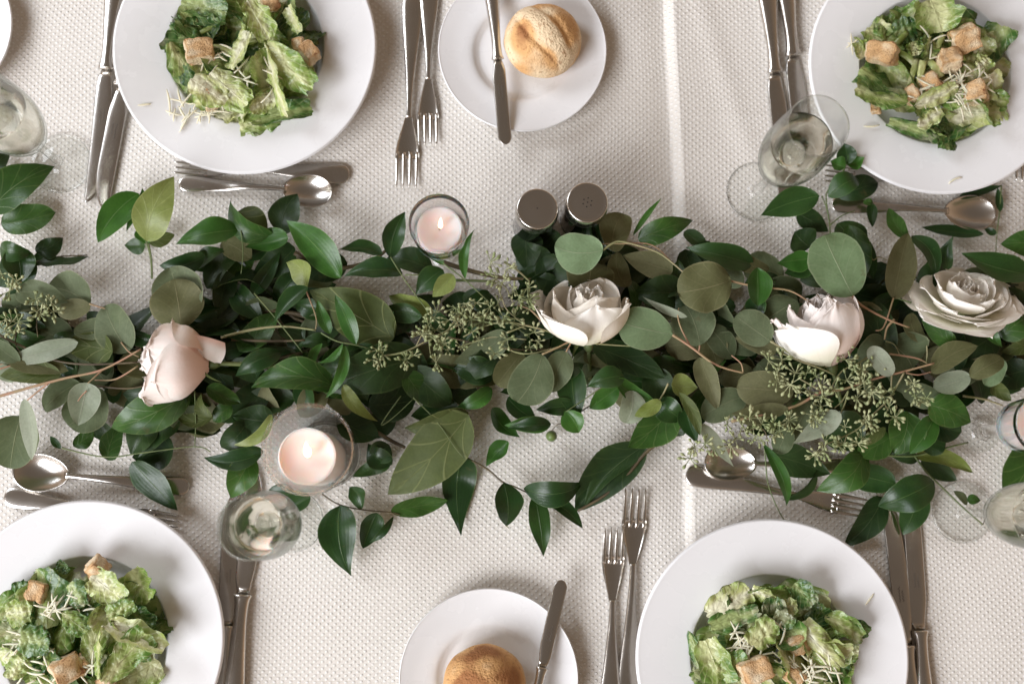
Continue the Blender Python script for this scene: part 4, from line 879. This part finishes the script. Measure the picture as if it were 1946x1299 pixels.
# loose sprigs
s = sprig('smilax_sprig', 40, 370, 'broad dark green leaves at the left edge, under the foot of a flute')
rows(s, 'D -25 345 18 292 44 10; G -20 402 104 316 78 14 r=-.1 zt=5; G 2 425 106 404 62 8 r=.1; s -10 372 20 350 40 16')
s = sprig('smilax_sprig', 90, 485, 'withered curled leaf with a ragged torn tip above the left end of the garland')
rows(s, 'D 70 498 168 487 30 20 r=.7 b=-.1 w=3; D 68 478 120 452 40 22 r=-.5 w=3; S 62 500 105 480 34 18 r=.3; st b 2 18,14 60,500 110,488 166,485')
s = sprig('lemon_leaf_sprig', 280, 420, 'upright group of yellow-green leaves above the garland, left of the dessert spoon')
rows(s, 's 264 368 186 461 56 22 b=-.08 r=.3; s 292 368 240 440 20 26; s 277 426 270 358 26 30; s 275 430 282 466 40 20; G 276 468 236 466 34 12; U 282 460 332 446 30 16; Y 278 458 331 335 74 34 zt=48 f=.18 r=-.15 b=.05; st g 1.8 30,12 278,458 286,490 288,530')
s = sprig('fallen_leaf', 290, 920, 'single dark green leaf lying over the handle of the lower left spoon', 'leaf', None)
rows(s, 'S 250 878 336 970 62 20 zt=10 f=.12 b=.05 a=.06')
s = sprig('smilax_sprig', 700, 990, 'trailing sprig with small dark leaves on bare cloth beside the hurricane candle')
rows(s, 'st b 1.6 14,12 612,938 644,958 690,968 742,973 760,978; S 646 960 668 1094 74 16 zt=8 f=.25; S 688 966 664 925 38 16 r=.5 b=-.25; S 716 974 690 1042 46 18 r=.4; S 748 980 700 1030 15 12 s=N; G 743 970 852 950 38 14 f=.15')
s = sprig('smilax_sprig', 960, 940, 'trailing sprig with glossy hanging leaves above the bottom bread plate')
rows(s, 'st b 1.8 24,14 880,866 925,890 955,915 980,925 1012,940 1030,943; S 878 868 876 1017 68 30 zt=12 f=.28 r=.1; S 957 916 962 1000 58 22 zt=10 f=.2; S 995 928 1110 915 52 18 b=-.08 r=-.2; S 1016 940 1034 1058 42 18 zt=8; S 1030 942 1108 1003 30 16 b=.05; st p 1.2 12,8 962,998 968,1004')
s = sprig('lemon_leaf_branch', 1200, 880, 'thick woody twig with one large folded dark leaf pointing at the fork tines')
rows(s, 'st b 4.2 26,14 1300,805 1262,832 1225,862 1190,905 1150,940 1098,970; D 1226 846 1093 973 84 22 zt=10 f=.3 r=.15 b=-.06; D 1228 852 1110 965 40 16 r=-.4')
s = sprig('smilax_sprig', 1580, 340, 'sprig with small leaves draped around the upper right flute')
rows(s, 'st g 1.8 20,14 1612,300 1600,330 1575,360 1570,378 1576,420 1578,450; S 1557 372 1445 410 56 30 zt=22 f=.22 r=.1 b=-.04; S 1574 374 1634 344 44 28 f=.1; s 1610 314 1643 298 32 34; S 1612 312 1604 272 38 32 r=.3; s 1606 318 1578 306 32 34; D 1592 374 1668 348 48 12; D 1515 405 1575 440 42 12; S 1655 386 1658 432 20 16; G 1640 385 1660 388 14 18; st g 1.5 16,14 1577,428 1600,410 1625,400; st g 1.3 16,14 1562,372 1572,400 1578,440')
s = sprig('smilax_sprig', 1900, 420, 'thin wiry stem with two tiny leaves right of the upper right dessert spoon')
rows(s, 'st g 1.3 8,10 1903,352 1900,400 1895,440 1892,480; S 1901 402 1896 356 14 12 s=N; S 1893 445 1868 430 14 8; S 1820 378 1905 352 22 8')
s = sprig('smilax_sprig', 1760, 930, 'sprig with a broad glossy leaf and a fine tendril over the right flute foot')
rows(s, 'st g 2.4 22,18 1672,864 1735,866 1780,855 1840,840; st g 2 20,14 1738,866 1760,895 1790,925 1835,968 1868,996; st b 1.1 14,10 1868,996 1872,985 1878,972; D 1752 868 1818 912 38 10; S 1748 920 1716 1016 54 12 f=.1; D 1678 945 1604 1038 54 8 b=.05; Y 1738 866 1850 898 32 18 b=.12 w=2.5; S 1775 914 1668 962 66 26 zt=16 f=.25 r=-.2; E 1838 958 1812 932 20 12; G 1838 948 1864 950 19 12; D 1745 872 1690 862 26 10')
s = sprig('fallen_leaf', 1925, 900, 'large glossy leaf at the right edge between the votive candle and the flute', 'leaf', None)
rows(s, 'G 1975 830 1912 950 104 12 zt=6 f=.22')
# ------------------------------------------------------------------ roses
def rose(px, py, z, axpx, tilt, Lb, petals, lab, sepals=4, cat_group='garden roses on the garland', seed=1, stemlen=.05):
    """px,py,z = base of bloom; axpx = pixel the axis points towards; tilt = elevation (rad); Lb = bloom length."""
    R = random.Random(seed)
    B = P(px, py, z); d = P(*axpx, z)-B; d.z = 0; d.normalize(); A = (d*cos(tilt)+Vector((0, 0, 1))*sin(tilt)).normalized()
    X = (Vector((0, 0, 1))-A*A.z); X = X.normalized() if X.length > 1e-3 else Vector((1, 0, 0)); Y = A.cross(X)
    e = empty('rose', B, lab, 'rose', cat_group)
    def pt(az, r, h): return B+X*(r*cos(az))+Y*(r*sin(az))+A*h
    for i, (az, hw, rb, rt, hh, crl, mt, *rest) in enumerate(petals):
        az = radians(az); hw = radians(hw); off = Vector((R.uniform(0, 80), R.uniform(0, 80), 0)); spiral = R.choice((-1, 1))*.08; poin = rest[0] if rest else .3
        wob = R.uniform(.5, 1.2); lay = max(0, i-6)
        m = MB(); nu, nv = 16, 18
        def fn(u, v):
            s = 2*u-1; v = sin(pi/2*v); wdt = (.55+.6*sin(pi*min(1, v*.8+.08)))*(1 if v < .55 else sqrt(max(0, 1-((v-.55)/.45)**2.6)))
            th = az+hw*s*wdt
            top = 1-.05*abs(s)**2.2+poin*.05*exp(-(s/.3)**2)*v**8
            t = v*top
            r = Lb*((rb*sin(pi*min(1, t*.85+.02)*.62))*(1-t)+(rt*t+rb*.35*t*(1-t)))
            r += Lb*.02
            h = Lb*hh*t
            k = max(0, (t-.62)/.38)
            r += Lb*crl*k*k*.42*(1-.3*abs(s)); h -= Lb*max(0, crl)*k*k*.24
            r *= 1+spiral*s
            r += Lb*(.022+.05*max(0, crl))*abs(s)**4*sst(v, .15, .6)*(1 if rb > .5 else .3)+Lb*lay*.012
            r += Lb*wob*(.05*t*noise.noise(off+Vector((s*2.2, t*2, 0)))+.06*k*noise.noise(off+Vector((s*7, t*3, 6)))); h += Lb*.06*k*noise.noise(off+Vector((s*3.4, 1, 2)))
            return pt(th, r, h)
        m.grid(fn, nu, nv)
        o = m.build('petal', mt, e)
    hip = MB(); hip.tube([B-A*.010, B-A*.006, B-A*.002, B+A*.003], [.0025, .0048, .0056, .004], 12); hip.build('hip', ST_GRN, e)
    for k in range(sepals):
        az = 2*pi*k/sepals+.5; m = MB()
        def fn(u, v):
            s = 2*v-1; w_ = .0042*(1-u)**.7*(.6+1.2*u*(1-u)*2)
            r = .005+.016*u; h = .002+.004*sin(u*3)-.016*u*u*(1 if k % 2 else -.6)
            return pt(az+s*w_/max(.004, r), r, h)
        m.grid(fn, 8, 4); m.build('sepal', LM['U'], e)
    if stemlen:
        q = B-A*.009; dn = Vector((A.x, A.y, 0)); dn = dn.normalized() if dn.length > .01 else Vector((0, 1, 0))
        pts = smooth_path([q, q-A*.012, q-A*.02-dn*.01-Vector((0, 0, .004)), q-dn*(stemlen)-Vector((0, 0, min(.02, max(0, q.z-.02))))], 4)
        m = MB(); m.tube(pts, .0021, 8); m.build('stem', ST_GRN, e)
    return e
# petals: azimuth, half-angle, bulge, top radius, height, curl, material, pointedness
def core(n, r0, r1, mt, h=1.0, seed=0, hw=75):
    R = random.Random(seed); out = []
    for k in range(n):
        f = k/max(1, n-1); out.append((k*137.5+R.uniform(-8, 8), hw-10*f, r0+(r1-r0)*f, (r0+(r1-r0)*f)*.62, h*(1.0-.04*f), .0, mt, .2))
    return out
ra = rose(398, 690, .048, (262, 688), .10, .062, core(8, .10, .36, PI, 1.0, 1)+[(0, 78, .47, .28, .97, .0, PI, .5), (130, 80, .48, .30, .95, .0, PI, .4), (250, 78, .49, .32, .95, .04, PI, .4), (20, 66, .54, .34, .88, .12, PI, .4), (300, 60, .54, .42, .98, .25, PI, 1.0), (325, 50, .55, .40, .78, .25, PI, .6), (75, 50, .54, .36, .62, .3, PI, .9)],
     'pale pink rosebud lying on its side at the left of the garland', seed=4)
def flap(e, c4, z4, bulge, mt):
    a, b, c, d = [P(x, y, z) for (x, y), z in zip(c4, z4)]; m = MB()
    def fn(u, v):
        q = (a*(1-u)+b*u)*(1-v)+(d*(1-u)+c*u)*v
        k = .10*sin(pi*u)*(2*v-1); q = q+(d-a)*k+(b-a)*(.08*sin(pi*v)*(2*u-1))
        return q+Vector((0, 0, bulge*(sin(pi*u)*.4+sin(pi*v))-.004*u*u+.001*sin(u*9+v*4)))
    m.grid(fn, 14, 12); o = m.build('petal', mt, e)
flap(ra, [(350, 634), (426, 650), (416, 692), (374, 670)], [.068, .060, .052, .064], .003, PI)
flap(ra, [(320, 636), (338, 626), (352, 648), (332, 652)], [.066, .068, .068, .064], .001, PI)
flap(ra, [(296, 757), (284, 742), (318, 700), (330, 712)], [.040, .044, .064, .060], .003, PI)
rose(1118, 650, .038, (1103, 530), .58, .057, core(9, .08, .40, PC, 1.0, 2)+[(20, 80, .56, .36, 1.0, .0, PC, .2), (140, 78, .58, .38, .98, .0, PC, .3), (260, 78, .60, .40, .98, .03, PC, .3), (12, 52, .66, .40, .93, .14, PW, .9), (300, 46, .66, .62, .92, .38, PW, .9), (62, 46, .66, .50, .90, .30, PC, .8), (180, 55, .64, .48, .95, .15, PC, .5), (250, 44, .62, .66, .90, .35, PC, .9)],
     'white rose half open at the middle of the garland, right of the seeded eucalyptus', seed=5, stemlen=.02)
rose(1580, 692, .040, (1536, 572), .30, .066, core(7, .10, .32, PP, 1.02, 3)+[(20, 76, .50, .24, 1.0, .0, PP, .4), (150, 78, .52, .26, .98, .0, PP, .4), (260, 76, .54, .28, .98, .04, PP, .5), (25, 62, .66, .30, .97, .06, PP, .7), (300, 52, .62, .46, .88, .25, PW, 1.0), (270, 46, .60, .44, .96, .3, PP, 1.1), (100, 56, .60, .34, .98, .08, PP, .6)],
     'closed blush pink rose at the right of the garland, folds on its left side', seed=6)
ring = []
RR = random.Random(3)
for n_, rr, rt, hh, cu, hw in ((4, .36, .22, 1.05, 0, 78), (4, .50, .42, 1.02, .08, 70), (5, .64, .66, .95, .32, 56), (5, .74, .90, .80, .55, 50), (6, .80, 1.08, .60, .6, 42), (6, .84, 1.22, .40, .5, 38)):
    for k in range(n_): ring.append((k*360/n_+n_*23+rr*200+RR.uniform(-10, 10), hw*RR.uniform(.9, 1.2), rr, rt*RR.uniform(.88, 1.08), hh*RR.uniform(.86, 1.12), cu*RR.uniform(.5, 1.3), PC if rr < .5 else PW, .5+RR.random()*.6))
rose(1826, 590, .036, (1822, 500), .74, .032, core(7, .08, .28, PC, 1.02, 7, 70)+ring, 'fully open cream white rose near the right edge of the garland', seed=9, stemlen=.0)
